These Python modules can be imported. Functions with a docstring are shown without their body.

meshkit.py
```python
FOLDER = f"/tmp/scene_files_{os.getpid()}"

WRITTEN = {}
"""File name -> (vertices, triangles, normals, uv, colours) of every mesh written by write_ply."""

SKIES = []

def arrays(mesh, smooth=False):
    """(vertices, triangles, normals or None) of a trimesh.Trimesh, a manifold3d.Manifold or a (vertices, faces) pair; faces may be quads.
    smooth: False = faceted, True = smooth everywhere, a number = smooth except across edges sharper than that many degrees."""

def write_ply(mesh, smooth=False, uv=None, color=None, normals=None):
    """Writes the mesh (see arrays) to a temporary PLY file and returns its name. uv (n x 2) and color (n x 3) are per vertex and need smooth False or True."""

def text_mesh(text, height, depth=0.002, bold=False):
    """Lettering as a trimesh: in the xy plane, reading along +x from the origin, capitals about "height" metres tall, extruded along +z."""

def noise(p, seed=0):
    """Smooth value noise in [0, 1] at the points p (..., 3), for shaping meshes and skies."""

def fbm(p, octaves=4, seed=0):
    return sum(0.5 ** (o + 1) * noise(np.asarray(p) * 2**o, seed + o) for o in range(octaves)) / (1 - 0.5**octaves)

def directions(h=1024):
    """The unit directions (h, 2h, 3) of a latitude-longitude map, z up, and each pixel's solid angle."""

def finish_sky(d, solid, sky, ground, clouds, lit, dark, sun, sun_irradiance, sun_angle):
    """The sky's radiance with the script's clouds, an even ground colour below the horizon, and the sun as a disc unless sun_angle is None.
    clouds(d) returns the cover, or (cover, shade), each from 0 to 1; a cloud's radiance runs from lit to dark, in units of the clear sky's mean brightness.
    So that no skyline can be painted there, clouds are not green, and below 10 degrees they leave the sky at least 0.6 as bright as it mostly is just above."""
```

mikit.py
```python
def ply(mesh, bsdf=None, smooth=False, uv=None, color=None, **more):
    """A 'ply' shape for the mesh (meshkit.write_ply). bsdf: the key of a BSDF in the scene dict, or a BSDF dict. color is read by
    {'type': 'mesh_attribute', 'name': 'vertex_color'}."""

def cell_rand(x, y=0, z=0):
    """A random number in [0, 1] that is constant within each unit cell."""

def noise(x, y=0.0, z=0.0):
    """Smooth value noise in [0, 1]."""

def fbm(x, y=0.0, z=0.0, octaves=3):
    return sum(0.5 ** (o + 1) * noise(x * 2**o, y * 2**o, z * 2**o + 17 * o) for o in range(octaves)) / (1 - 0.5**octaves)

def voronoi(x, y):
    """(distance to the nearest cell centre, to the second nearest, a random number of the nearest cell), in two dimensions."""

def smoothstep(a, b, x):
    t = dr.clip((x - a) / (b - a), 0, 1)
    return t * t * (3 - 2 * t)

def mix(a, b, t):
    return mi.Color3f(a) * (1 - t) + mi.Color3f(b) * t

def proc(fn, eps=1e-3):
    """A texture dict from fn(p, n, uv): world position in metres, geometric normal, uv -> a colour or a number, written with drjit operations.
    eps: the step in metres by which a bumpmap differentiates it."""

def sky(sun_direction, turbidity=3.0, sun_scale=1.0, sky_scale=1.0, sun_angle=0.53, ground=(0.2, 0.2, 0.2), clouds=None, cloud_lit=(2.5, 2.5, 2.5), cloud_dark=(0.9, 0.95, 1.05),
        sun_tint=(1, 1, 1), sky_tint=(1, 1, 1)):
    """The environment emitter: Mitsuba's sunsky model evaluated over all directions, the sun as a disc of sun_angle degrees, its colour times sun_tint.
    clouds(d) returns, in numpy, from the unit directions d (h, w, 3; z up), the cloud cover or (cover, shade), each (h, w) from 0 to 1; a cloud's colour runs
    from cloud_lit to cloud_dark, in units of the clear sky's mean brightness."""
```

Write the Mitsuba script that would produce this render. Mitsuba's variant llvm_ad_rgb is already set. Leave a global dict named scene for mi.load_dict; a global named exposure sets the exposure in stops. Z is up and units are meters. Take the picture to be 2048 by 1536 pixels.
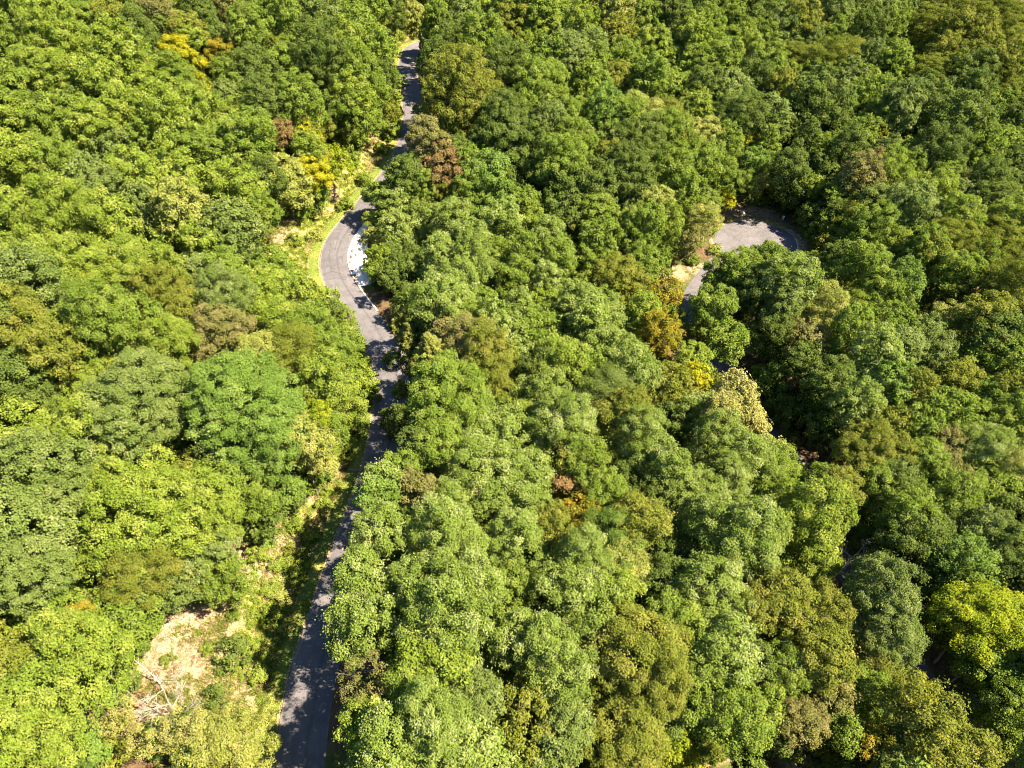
import math, random
import numpy as np, trimesh, drjit as dr, mitsuba as mi, mikit, meshkit
from shapely.geometry import Polygon, Point
from shapely.ops import unary_union
from shapely.prepared import prep
from scipy.spatial import cKDTree
from scipy.interpolate import PchipInterpolator
T = mi.ScalarTransform4f
scene, labels = {}, {}

# ------------------------------------------------------------------ camera, sky, exposure
CAM_H, PITCH, FPX = 75.0, 45.0, 1366.0          # metres above the road, degrees below the horizon, focal length in photo pixels
cp, sp = math.cos(math.radians(PITCH)), math.sin(math.radians(PITCH))
FWD, UPV = np.array([0, cp, -sp]), np.array([0, sp, cp])
scene['camera'] = {'type': 'perspective', 'fov': 2 * math.degrees(math.atan(1024 / FPX)), 'fov_axis': 'x', 'near_clip': 0.5, 'far_clip': 6000.0,
                   'to_world': T().look_at(origin=[0, 0, CAM_H], target=[0, cp * 10, CAM_H - sp * 10], up=[0, 0, 1])}
SUN_AZ, SUN_EL = math.radians(-14), math.radians(53)
SUN = [math.cos(SUN_AZ) * math.cos(SUN_EL), math.sin(SUN_AZ) * math.cos(SUN_EL), math.sin(SUN_EL)]
scene['sky_light'] = mikit.sky(SUN, turbidity=3.0, sun_scale=1.3, sky_scale=0.65, ground=(0.06, 0.08, 0.03), sun_tint=(1.0, 0.97, 0.9))
exposure = 3.95

# ------------------------------------------------------------------ pixel <-> world helpers (photo pixels, 2048 x 1536)
def ray(px, py):
    d = np.array([(px - 1024) / FPX, 0, 0]) + FWD + UPV * (768 - py) / FPX
    return d
def at(px, py, z=0.0):
    d = ray(px, py)
    t = (z - CAM_H) / d[2]
    return np.array([d[0] * t, d[1] * t, z])
def project(P):
    P = np.atleast_2d(P) - [0, 0, CAM_H]
    dep = P @ FWD
    return np.stack([1024 + FPX * P[:, 0] / dep, 768 - FPX * (P @ UPV) / dep, dep], 1)

# ------------------------------------------------------------------ the lie of the land, in road coordinates: s metres to the right of the upper road, y metres ahead
ROADPX = [(560, 1800), (600, 1536), (613, 1424), (629, 1344), (666, 1224), (700, 1114), (733, 1024), (772, 895), (786, 772), (767, 700), (748, 660), (714, 615),
          (682, 567), (668, 532), (671, 497), (685, 470), (702, 448), (737, 407), (782, 350), (812, 300), (824, 258), (825, 209), (820, 164), (816, 120), (826, 97), (862, 78)]
RP = np.array([at(*p)[:2] for p in ROADPX])
_yk = np.concatenate([[-400, -60], RP[:, 1], [420, 2000]])
_xk = np.concatenate([[RP[0, 0] - 4, RP[0, 0] - 2], RP[:, 0], [RP[-1, 0] + 40, RP[-1, 0] + 40]])
_f = PchipInterpolator(_yk, _xk)
_ys = np.arange(-100, 460, 0.5)
_xs = _f(_ys)
_xs = np.convolve(np.pad(_xs, 8, mode='edge'), np.hanning(19)[1:-1] / np.hanning(19)[1:-1].sum(), 'valid')
def xr(y): return np.interp(y, _ys, _xs)
_w = np.sqrt(1 + np.gradient(_xs, _ys) ** 2)
_w = np.convolve(np.pad(_w, 8, mode='edge'), np.ones(17) / 17, 'valid')
def wid(y): return np.interp(y, _ys, _w)
def to_s(x, y): return (np.asarray(x) - xr(y)) / wid(y)
Z2 = -14.0
ROAD2PX = [(2010, 1700), (1915, 1536), (1850, 1385), (1765, 1250), (1690, 1120), (1620, 1000), (1545, 860), (1450, 740), (1392, 650), (1386, 605), (1415, 552), (1452, 514)]
R2 = np.array([at(*p, Z2)[:2] for p in ROAD2PX])
CDS = at(1509, 484, Z2)[:2]
CDS_R = 9.5
_y2 = np.concatenate([[-400], R2[:, 1], [CDS[1], 330, 2000]])
_x2 = np.concatenate([[R2[0, 0]], R2[:, 0], [CDS[0], CDS[0] + 30, CDS[0] + 60]])
_f2 = PchipInterpolator(_y2, _x2)
_g2 = np.convolve(np.pad(_f2(_ys), 8, mode='edge'), np.hanning(19)[1:-1] / np.hanning(19)[1:-1].sum(), 'valid')
def xr2(y): return np.interp(y, _ys, _g2)
def sstep(a, b, x):
    t = np.clip((x - a) / (b - a), 0, 1)
    return t * t * (3 - 2 * t)
SHO = at(713, 515)[:2]
YBEND = SHO[1]
def near_cds(x, y): return np.hypot(np.asarray(x) - CDS[0], np.asarray(y) - CDS[1])
def terrain(x, y):
    x, y = np.asarray(x, float), np.asarray(y, float)
    s = to_s(x, y)
    left = -s
    zl = 1.6 * sstep(5.2, 9.5, left) + 0.24 * np.maximum(left - 7, 0) - 0.0004 * np.clip(left - 60, 0, 300) ** 2 * 0.8
    s2 = to_s(xr2(y), y)
    t = np.clip((s - 4.5) / np.maximum(s2 - 5.5 - 4.5, 6), 0, 1)
    zr = Z2 * (0.75 * t + 0.25 * t * t * (3 - 2 * t)) - 0.07 * np.maximum(s - s2 - 8, 0) * sstep(0, 60, s - s2)
    zr = zr - 4.5 * np.exp(-((y - YBEND) / 20.0) ** 2) * sstep(6.4, 14, s) * sstep(60, 25, s)      # the fill below the bend drops away
    z = np.where(s < 0, zl, zr)
    p = np.stack([x * 0.045, y * 0.045, 0 * x], -1)
    q = np.stack([x * 0.35, y * 0.35, 0 * x + 5], -1)
    amp = sstep(5.5, 14, np.abs(s)) * sstep(5, 14, np.abs(x - xr2(y))) * sstep(CDS_R + 2, CDS_R + 10, near_cds(x, y))
    z = z + amp * ((meshkit.fbm(p, 3, 11) - 0.5) * 3.5 + (meshkit.noise(q, 4) - 0.5) * 0.5)
    w2 = np.maximum(sstep(7, 3.5, np.abs(x - xr2(y))) * (y < CDS[1] + 2), sstep(CDS_R + 5, CDS_R + 1, near_cds(x, y)))
    z = z * (1 - w2) + Z2 * w2
    return z
_gx, _gy = np.arange(-420, 521, 1.0), np.arange(-80, 481, 1.0)
_gz = terrain(*np.meshgrid(_gx, _gy))
def zfast(x, y):
    """the height of the land from a metre grid"""
    u, w = np.clip(np.asarray(x) + 420, 0, 939.99), np.clip(np.asarray(y) + 80, 0, 559.99)
    i, j = np.asarray(u).astype(int), np.asarray(w).astype(int)
    a, b = u - i, w - j
    return (_gz[j, i] * (1 - a) + _gz[j, i + 1] * a) * (1 - b) + (_gz[j + 1, i] * (1 - a) + _gz[j + 1, i + 1] * a) * b
_ts = np.linspace(20, 620, 1200)
def land(px, py, h=0.0):
    """the point that the photo pixel shows at height h over the land"""
    d = ray(px, py)
    X, Y, Z = _ts * d[0], _ts * d[1], CAM_H + _ts * d[2]
    g = Z - zfast(X, Y) - h
    k = max(int(np.argmax(g < 0)), 1)
    t = _ts[k - 1] + (_ts[k] - _ts[k - 1]) * g[k - 1] / (g[k - 1] - g[k])
    return np.array([0, 0, CAM_H]) + t * d
def sheet(rows, flip=False):
    """a grid of points (n, m, 3) as vertices and triangles"""
    n, m = rows.shape[:2]
    i, j = np.meshgrid(np.arange(n - 1), np.arange(m - 1), indexing='ij')
    a = (i * m + j).ravel()
    f = np.vstack([np.stack([a, a + 1, a + m + 1], 1), np.stack([a, a + m + 1, a + m], 1)])
    return rows.reshape(-1, 3), (f[:, ::-1] if flip else f)
def put(key, mesh, bsdf, smooth=False, label=None, category=None, group=None, kind=None, **kw):
    scene[key] = mikit.ply(mesh, bsdf, smooth=smooth, **kw)
    tag(key, label, category, group, kind)
def tag(key, label=None, category=None, group=None, kind=None):
    d = {k: v for k, v in dict(label=label, category=category, group=group, kind=kind).items() if v}
    if d: labels[key] = d
_count = {}
def numbered(name):
    _count[name] = _count.get(name, 0) + 1
    return name if _count[name] == 1 else f'{name}_{_count[name] - 1:03d}'
# ------------------------------------------------------------------ materials
N, FB, SS, MX = mikit.noise, mikit.fbm, mikit.smoothstep, mikit.mix
def C(*c): return mi.Color3f(*c)
def two(d): return {'type': 'twosided', 'bsdf': d}
FOLIAGE = {  # code: (dark tone with leaf shade painted in, main tone, turning tone)
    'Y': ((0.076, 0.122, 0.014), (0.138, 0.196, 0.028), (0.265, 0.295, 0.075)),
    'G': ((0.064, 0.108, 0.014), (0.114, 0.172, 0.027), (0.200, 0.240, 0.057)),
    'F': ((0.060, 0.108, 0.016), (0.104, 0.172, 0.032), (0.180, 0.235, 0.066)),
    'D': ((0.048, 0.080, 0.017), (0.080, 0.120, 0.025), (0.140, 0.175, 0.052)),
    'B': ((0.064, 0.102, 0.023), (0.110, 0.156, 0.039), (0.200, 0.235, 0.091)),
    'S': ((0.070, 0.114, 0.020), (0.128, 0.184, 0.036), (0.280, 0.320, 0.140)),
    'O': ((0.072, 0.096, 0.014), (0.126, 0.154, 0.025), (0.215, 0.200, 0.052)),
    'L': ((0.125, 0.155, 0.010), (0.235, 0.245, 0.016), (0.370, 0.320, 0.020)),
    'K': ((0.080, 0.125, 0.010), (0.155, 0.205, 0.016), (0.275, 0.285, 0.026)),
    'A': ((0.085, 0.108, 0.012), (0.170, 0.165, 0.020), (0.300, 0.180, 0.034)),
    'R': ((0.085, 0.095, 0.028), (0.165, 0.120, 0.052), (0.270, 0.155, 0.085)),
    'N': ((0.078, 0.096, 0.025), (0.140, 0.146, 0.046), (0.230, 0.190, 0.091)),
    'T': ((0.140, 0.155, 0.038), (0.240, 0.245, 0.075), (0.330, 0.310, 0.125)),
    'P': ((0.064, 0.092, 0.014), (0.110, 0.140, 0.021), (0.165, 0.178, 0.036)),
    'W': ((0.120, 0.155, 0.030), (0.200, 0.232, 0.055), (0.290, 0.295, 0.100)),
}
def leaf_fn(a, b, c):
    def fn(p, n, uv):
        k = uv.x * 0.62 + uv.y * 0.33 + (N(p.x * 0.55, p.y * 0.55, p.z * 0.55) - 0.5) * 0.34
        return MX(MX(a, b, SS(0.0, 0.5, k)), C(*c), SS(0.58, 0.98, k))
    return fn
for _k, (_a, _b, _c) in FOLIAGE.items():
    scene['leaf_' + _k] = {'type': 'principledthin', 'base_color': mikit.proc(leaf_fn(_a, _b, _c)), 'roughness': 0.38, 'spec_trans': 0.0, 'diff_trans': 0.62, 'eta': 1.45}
def bark_fn(p, n, uv):
    return MX(C(0.10, 0.085, 0.07), C(0.24, 0.22, 0.19), FB(p.x * 5, p.y * 5, p.z * 1.2))
scene['bark'] = two({'type': 'diffuse', 'reflectance': mikit.proc(bark_fn)})
def dead_fn(p, n, uv):
    return MX(C(0.18, 0.16, 0.14), C(0.34, 0.32, 0.29), FB(p.x * 6, p.y * 6, p.z * 2))
scene['deadwood'] = two({'type': 'diffuse', 'reflectance': mikit.proc(dead_fn)})
SOIL = []   # (x, y, radius, redness) of bare and straw-covered patches; filled below, before the ground is built
for px, py, rpx, red in [(370, 1260, 95, .25), (440, 1235, 50, .5), (330, 1350, 60, .45), (430, 1330, 60, .2), (285, 1385, 40, .9), (400, 1420, 70, .3), (480, 1385, 40, .3), (340, 1440, 45, .4), (505, 1125, 48, .35), (570, 1085, 26, .3), (605, 980, 32, .35),
                         (640, 945, 30, .9), (520, 985, 45, .3), (690, 945, 22, .95), (560, 465, 40, .3), (660, 305, 34, 1.0), (745, 285, 34, .9), (752, 315, 24, .5), (655, 380, 30, .4), (765, 195, 20, 1.0),
                         (800, 300, 20, .5), (1345, 545, 34, .7), (1398, 538, 24, .6), (1340, 500, 22, .8), (1500, 428, 60, .3), (1600, 480, 34, .4), (835, 30, 60, .2), (1590, 1500, 50, .6), (1960, 1450, 60, .5), (1420, 1490, 40, .7)]:
    _q = land(px, py)
    SOIL.append((_q[0], _q[1], rpx * (project(_q)[0, 2] / FPX) * 1.0, red))
def ground_fn(p, n, uv):
    big, fine = FB(p.x * 0.16, p.y * 0.16, 3.0), FB(p.x * 1.3, p.y * 1.3, 1.0)
    grit = N(p.x * 7, p.y * 7, p.z * 7)
    base = MX(C(0.055, 0.040, 0.025), C(0.12, 0.085, 0.05), fine)
    base = MX(base, C(0.05, 0.075, 0.018), SS(0.48, 0.62, big) * 0.75)
    soil, red = mi.Float(0), mi.Float(0)
    for x, y, r, k in SOIL:
        d = dr.sqrt(dr.square(p.x - x) + dr.square(p.y - y)) / r
        w = SS(1.25, 0.55, d + (fine - 0.5) * 0.9)
        soil, red = dr.maximum(soil, w), dr.maximum(red, w * k)
    straw = MX(C(0.19, 0.14, 0.095), C(0.34, 0.265, 0.185), grit)
    clay = MX(C(0.19, 0.10, 0.06), C(0.31, 0.18, 0.115), grit)
    bare = MX(straw, clay, dr.clip(red * 1.5 - 0.45 + (fine - 0.5), 0, 1))
    base = MX(base, bare, soil * SS(0.25, 0.45, fine))
    # rough grass and weeds on the cut bank beside the road
    s = uv.x
    bank = SS(-13.5, -9.0, s + (big - 0.5) * 5) * SS(-2.0, -4.0, s)
    weed = MX(MX(C(0.12, 0.14, 0.025), C(0.21, 0.22, 0.045), grit), C(0.36, 0.28, 0.13), SS(0.45, 0.7, fine))
    base = MX(base, weed, bank * (1 - soil * 0.75) * (0.55 + 0.45 * SS(0.3, 0.6, big)))
    return base
scene['ground_mat'] = two({'type': 'bumpmap', 'arbitrary': {'type': 'proc', **{k: v for k, v in mikit.proc(lambda p, n, uv: N(p.x * 3, p.y * 3, p.z * 3) * 0.5 + N(p.x * 9, p.y * 9) * 0.25, eps=0.02).items() if k != 'type'}}, 'scale': 0.25,
                           'bsdf': {'type': 'diffuse', 'reflectance': mikit.proc(ground_fn)}})
def verge_fn(p, n, uv):
    fine, big = FB(p.x * 2.2, p.y * 2.2, 2.0), FB(p.x * 0.3, p.y * 0.3, 7.0)
    g = MX(C(0.100, 0.150, 0.028), C(0.170, 0.210, 0.050), fine)
    g = MX(g, C(0.27, 0.25, 0.07), SS(0.5, 0.72, big) * 0.55)
    e = SS(0.35, 0.05, dr.abs(uv.x + 2.72) + (fine - 0.5) * 0.3) + SS(0.5, 0.05, dr.abs(uv.x + 5.0) + (fine - 0.5) * 0.9) * 0.75
    return MX(g, C(0.48, 0.37, 0.24), dr.clip(e, 0, 1) * 0.8)
scene['verge_mat'] = two({'type': 'bumpmap', 'arbitrary': mikit.proc(lambda p, n, uv: N(p.x * 8, p.y * 8, 1.0) * 0.7 + N(p.x * 20, p.y * 20, 1.0) * 0.3, eps=0.01), 'scale': 0.12,
                          'bsdf': {'type': 'diffuse', 'reflectance': mikit.proc(verge_fn)}})
def asphalt(uvroad):
    def fn(p, n, uv):
        grit, mid, big = N(p.x * 30, p.y * 30, p.z), FB(p.x * 1.1, p.y * 1.1, 4.0), FB(p.x * 0.25, p.y * 0.25, 9.0)
        c = MX(C(0.064, 0.064, 0.074), C(0.100, 0.099, 0.112), SS(0.15, 0.85, mid * 0.5 + big * 0.5))
        c = c * (0.86 + 0.28 * grit)
        if uvroad:
            wob = (FB(p.y * 0.3, 3.0, 1.0) - 0.5) * 0.5
            for c0, wd, k in ((0.55, 0.34, 0.30), (-0.75, 0.25, 0.10), (1.9, 0.25, 0.08), (-1.9, 0.25, 0.06)):
                c = c * (1 - k * SS(wd, 0.05, dr.abs(uv.x - c0 - wob)) * (0.5 + 0.5 * big))
            edge = SS(2.35, 2.7, dr.abs(uv.x) + (mid - 0.5) * 0.3)
            c = MX(c, C(0.21, 0.19, 0.155), edge * 0.6)
        else:
            d = dr.sqrt(dr.square(p.x - float(CDS[0])) + dr.square(p.y - float(CDS[1])))
            wob = (FB(p.x * 0.2, p.y * 0.2, 6.0) - 0.5) * 1.6
            for c0, wd, k in ((4.6, 0.5, 0.16), (6.3, 0.4, 0.14), (2.6, 0.4, 0.08)):
                c = c * (1 - k * SS(wd, 0.05, dr.abs(d + wob - c0)) * SS(0.35, 0.6, big))
        return c
    return fn
scene['asphalt_road'] = {'type': 'principled', 'base_color': mikit.proc(asphalt(True)), 'roughness': 0.8, 'specular': 0.35}
scene['asphalt_court'] = {'type': 'principled', 'base_color': mikit.proc(asphalt(False)), 'roughness': 0.8, 'specular': 0.35}
scene['tar'] = two({'type': 'principled', 'base_color': {'type': 'rgb', 'value': [0.045, 0.043, 0.048]}, 'roughness': 0.6})
def conc_fn(p, n, uv): return MX(C(0.62, 0.58, 0.53), C(0.78, 0.75, 0.70), FB(p.x * 3, p.y * 3, p.z * 3)) * (0.9 + 0.2 * N(p.x * 25, p.y * 25, p.z * 25))
scene['concrete'] = two({'type': 'diffuse', 'reflectance': mikit.proc(conc_fn)})
def rock_fn(p, n, uv): return MX(C(0.13, 0.062, 0.045), C(0.30, 0.17, 0.13), FB(p.x * 5, p.y * 5, p.z * 5))
scene['red_rock'] = {'type': 'diffuse', 'reflectance': mikit.proc(rock_fn)}
def pale_fn(p, n, uv): return MX(C(0.38, 0.37, 0.36), C(0.66, 0.65, 0.63), FB(p.x * 3, p.y * 3, p.z * 3))
scene['pale_rock'] = {'type': 'diffuse', 'reflectance': mikit.proc(pale_fn)}
scene['dark_paint'] = {'type': 'principled', 'base_color': {'type': 'rgb', 'value': [0.03, 0.03, 0.035]}, 'roughness': 0.5}
scene['white_paint'] = {'type': 'principled', 'base_color': {'type': 'rgb', 'value': [0.78, 0.78, 0.76]}, 'roughness': 0.5}
# ------------------------------------------------------------------ the ground, the roads and their verges
def srange(*segs): return np.unique(np.round(np.concatenate([np.arange(a, b, st) for a, b, st in segs]), 3))
S_COLS = np.unique(np.concatenate([srange((-1500, -300, 100), (-300, -140, 16), (-140, -60, 5), (-60, -20, 2), (-20, -5.6, 0.8)), [-5.2, -5.0, -3.9, -2.72, -2.6, -1.3, 0, 1.3, 2.3, 2.5, 3.6, 4.5, 5.5, 6.5],
                                   srange((8, 30, 1.2), (30, 80, 2.0), (80, 140, 3), (140, 300, 12), (300, 1600, 100))]))
Y_ROWS = np.concatenate([srange((-80, 14, 6), (14, 150, 1.0), (150, 290, 1.6), (290, 440, 6)), [500, 640, 900, 1300, 1900]])
Sg, Yg = np.meshgrid(S_COLS, Y_ROWS)
def spoint(s, y, dz=0.0):
    s, y = np.asarray(s, float), np.asarray(y, float)
    x = xr(y) + s * wid(y)
    return np.stack([x, y + 0 * x, terrain(x, y) + dz], -1)
G = spoint(Sg, Yg)
G[..., 2] -= np.where((Sg > -2.65) & (Sg < 2.4), 0.25, 0)
G[..., 2] -= np.where((Sg < -2.71) & (Sg > -5.1), 0.03, 0)
x_, y_ = G[..., 0], G[..., 1]
v, f = sheet(G)
put('ground', (v, f), 'ground_mat', smooth=True, kind='structure', label='wooded mountainside with leaf litter, straw-coloured banks and bare clay', uv=np.stack([Sg.ravel(), Yg.ravel()], 1))
yy = np.arange(10, 262, 0.8)
cols = np.array([-2.76, -2.70, -1.4, 0, 1.3, 2.48, 2.54])
dz = np.array([-0.2, 0.0, 0.035, 0.05, 0.035, 0.0, -0.2])
rng = np.random.default_rng(3)
jit = np.zeros((len(yy), len(cols)))
ed = np.convolve(rng.normal(0, 1, len(yy) + 4), np.ones(5) / 5, 'valid') * 0.09
jit[:, :2] = ed[:, None]
SS_, YY_ = np.meshgrid(cols, yy)
P = spoint(SS_ + jit, YY_)
P[..., 2] = spoint(np.zeros_like(SS_), YY_)[..., 2] + dz
v, f = sheet(P)
put('road', (v, f), 'asphalt_road', smooth=35, kind='structure', label='narrow grey asphalt road winding downhill between the trees') if False else None
scene['road'] = mikit.ply((v, f), 'asphalt_road', smooth=True, uv=np.stack([SS_.ravel(), YY_.ravel()], 1))
tag('road', 'narrow grey asphalt lane curving between the trees', kind='structure')
vc = np.array([-5.0, -4.4, -3.9, -3.3, -2.74])
SV, YV = np.meshgrid(vc, np.arange(10, 262, 0.8))
jv = np.convolve(rng.normal(0, 1, len(YV) + 8), np.ones(9) / 9, 'valid') * 1.1
SVj = SV.copy(); SVj[:, 0] += jv; SVj[:, 1] += jv * 0.4
P = spoint(SVj, YV)
P[..., 2] += np.array([-0.06, 0.03, 0.05, 0.045, 0.005])
v, f = sheet(P)
scene['grass_verge'] = mikit.ply((v, f), 'verge_mat', smooth=True, uv=np.stack([SVj.ravel(), YV.ravel()], 1))
tag('grass_verge', 'bright green mown strip along the uphill edge of the lane', kind='structure')

# lower road and its turning circle, one outline each, 4 mm steps apart
y2 = np.arange(8, CDS[1] - 5, 1.0)
off = np.array([-2.4, -2.3, 0, 2.3, 2.4])
S2 = xr2(y2)[:, None] + off[None, :] * np.sqrt(1 + np.gradient(xr2(y2), y2) ** 2)[:, None]
P = np.stack([S2, np.repeat(y2[:, None], 5, 1), np.full(S2.shape, Z2)], -1)
P[..., 2] += np.array([-0.15, 0.03, 0.06, 0.03, -0.15])
v, f = sheet(P)
scene['lower_road'] = mikit.ply((v, f), 'asphalt_court', smooth=True, uv=np.zeros((len(v), 2)))
tag('lower_road', 'shaded asphalt lane in the wooded hollow, ending in the turning circle', kind='structure')
ang = np.linspace(0, 2 * np.pi, 97)
rad = np.array([0.0, 3, 6, CDS_R - 0.05, CDS_R + 0.03])
wob = 1 + 0.025 * np.sin(ang * 2 + 1.0) + 0.012 * np.sin(ang * 5) 
wob[-1] = wob[0]
P = np.stack([CDS[0] + rad[:, None] * np.cos(ang) * wob, CDS[1] + rad[:, None] * np.sin(ang) * wob, np.full((5, 97), Z2 + 0.09)], -1)
P[-1, :, 2] -= 0.2
v, f = sheet(P, flip=True)
scene['turning_circle'] = mikit.ply((v, f), 'asphalt_court', smooth=True, uv=np.zeros((len(v), 2)))
tag('turning_circle', 'round grey asphalt turning area at the end of the lower lane', kind='structure')
ring = np.array([CDS_R - 0.3, CDS_R + 0.5, CDS_R + 1.4, CDS_R + 2.2])
wb2 = 1 + 0.05 * np.sin(ang * 3 + 0.5) + 0.04 * np.sin(ang * 7 + 1); wb2[-1] = wb2[0]
Rr = np.stack([ring[0] + 0 * ang, ring[1] + 0 * ang, ring[2] * (0.5 + 0.5 * wb2), ring[3] * wb2])
P = np.stack([CDS[0] + Rr * np.cos(ang), CDS[1] + Rr * np.sin(ang), np.full((4, 97), Z2 + 0.045)], -1)
P[-1, :, 2] -= 0.1
v, f = sheet(P, flip=True)
def ring_fn(p, n, uv):
    fine, big = FB(p.x * 2.2, p.y * 2.2, 2.0), FB(p.x * 0.35, p.y * 0.35, 7.0)
    c = MX(C(0.20, 0.20, 0.035), C(0.40, 0.32, 0.11), fine)
    return MX(c, C(0.55, 0.45, 0.32), SS(0.48, 0.62, big))
scene['straw_mat'] = two({'type': 'bumpmap', 'arbitrary': mikit.proc(lambda p, n, uv: N(p.x * 7, p.y * 7, 2.0), eps=0.01), 'scale': 0.12, 'bsdf': {'type': 'diffuse', 'reflectance': mikit.proc(ring_fn)}})
put('circle_verge', (v, f), 'straw_mat', smooth=True, kind='structure', label='yellowing grass and pale gravel rim round the turning circle')

# tar-sealed cracks in the bend
def ribbon(pts, w, z=0.012):
    pts = np.asarray(pts, float)
    t = np.gradient(pts, axis=0); t /= np.linalg.norm(t, axis=1, keepdims=True) + 1e-9
    b = np.stack([-t[:, 1], t[:, 0]], 1)
    rows = np.stack([np.c_[pts - b * w / 2, np.zeros(len(pts))], np.c_[pts + b * w / 2, np.zeros(len(pts))]], 1)
    s = to_s(rows[..., 0], rows[..., 1])
    rows[..., 2] = terrain(xr(rows[..., 1]), rows[..., 1]) + np.interp(np.abs(s), [0, 1.4, 2.7], [0.05, 0.035, 0.0]) + z
    return rows
CRACKS = [[(662, 487), (659, 500), (658, 515), (658, 528), (663, 536), (671, 541)], [(672, 460), (690, 459)], [(653, 500), (663, 503)], [(684, 512), (686, 520), (685, 526)], [(648, 548), (664, 543), (672, 545), (688, 549)],
          [(676, 473), (673, 487), (670, 500)], [(655, 560), (676, 556), (694, 561)]]
for line in CRACKS:
    pts = np.array([at(*p)[:2] for p in line])
    tt = np.linspace(0, 1, 24)
    cum = np.r_[0, np.cumsum(np.linalg.norm(np.diff(pts, axis=0), axis=1))]; cum /= cum[-1]
    q = np.stack([np.interp(tt, cum, pts[:, k]) for k in (0, 1)], 1) + rng.normal(0, 0.035, (24, 2))
    v, f = sheet(ribbon(q, 0.07))
    put(numbered('road__tar_seam'), (v, f), 'tar')

for line in [[(1478, 452), (1500, 458), (1522, 455)], [(1512, 466), (1540, 463), (1562, 470)], [(1462, 478), (1478, 470), (1496, 474)]]:
    pts = np.array([at(*p, Z2)[:2] for p in line])
    tt = np.linspace(0, 2, 20)
    q = np.stack([np.interp(tt, [0, 1, 2], pts[:, k]) for k in (0, 1)], 1) + rng.normal(0, 0.09, (20, 2))
    rows = ribbon(q, 0.10)
    rows[..., 2] = Z2 + 0.09 + 0.008
    v, f = sheet(rows)
    put(numbered('turning_circle__tar_seam'), (v, f), 'tar')

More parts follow.
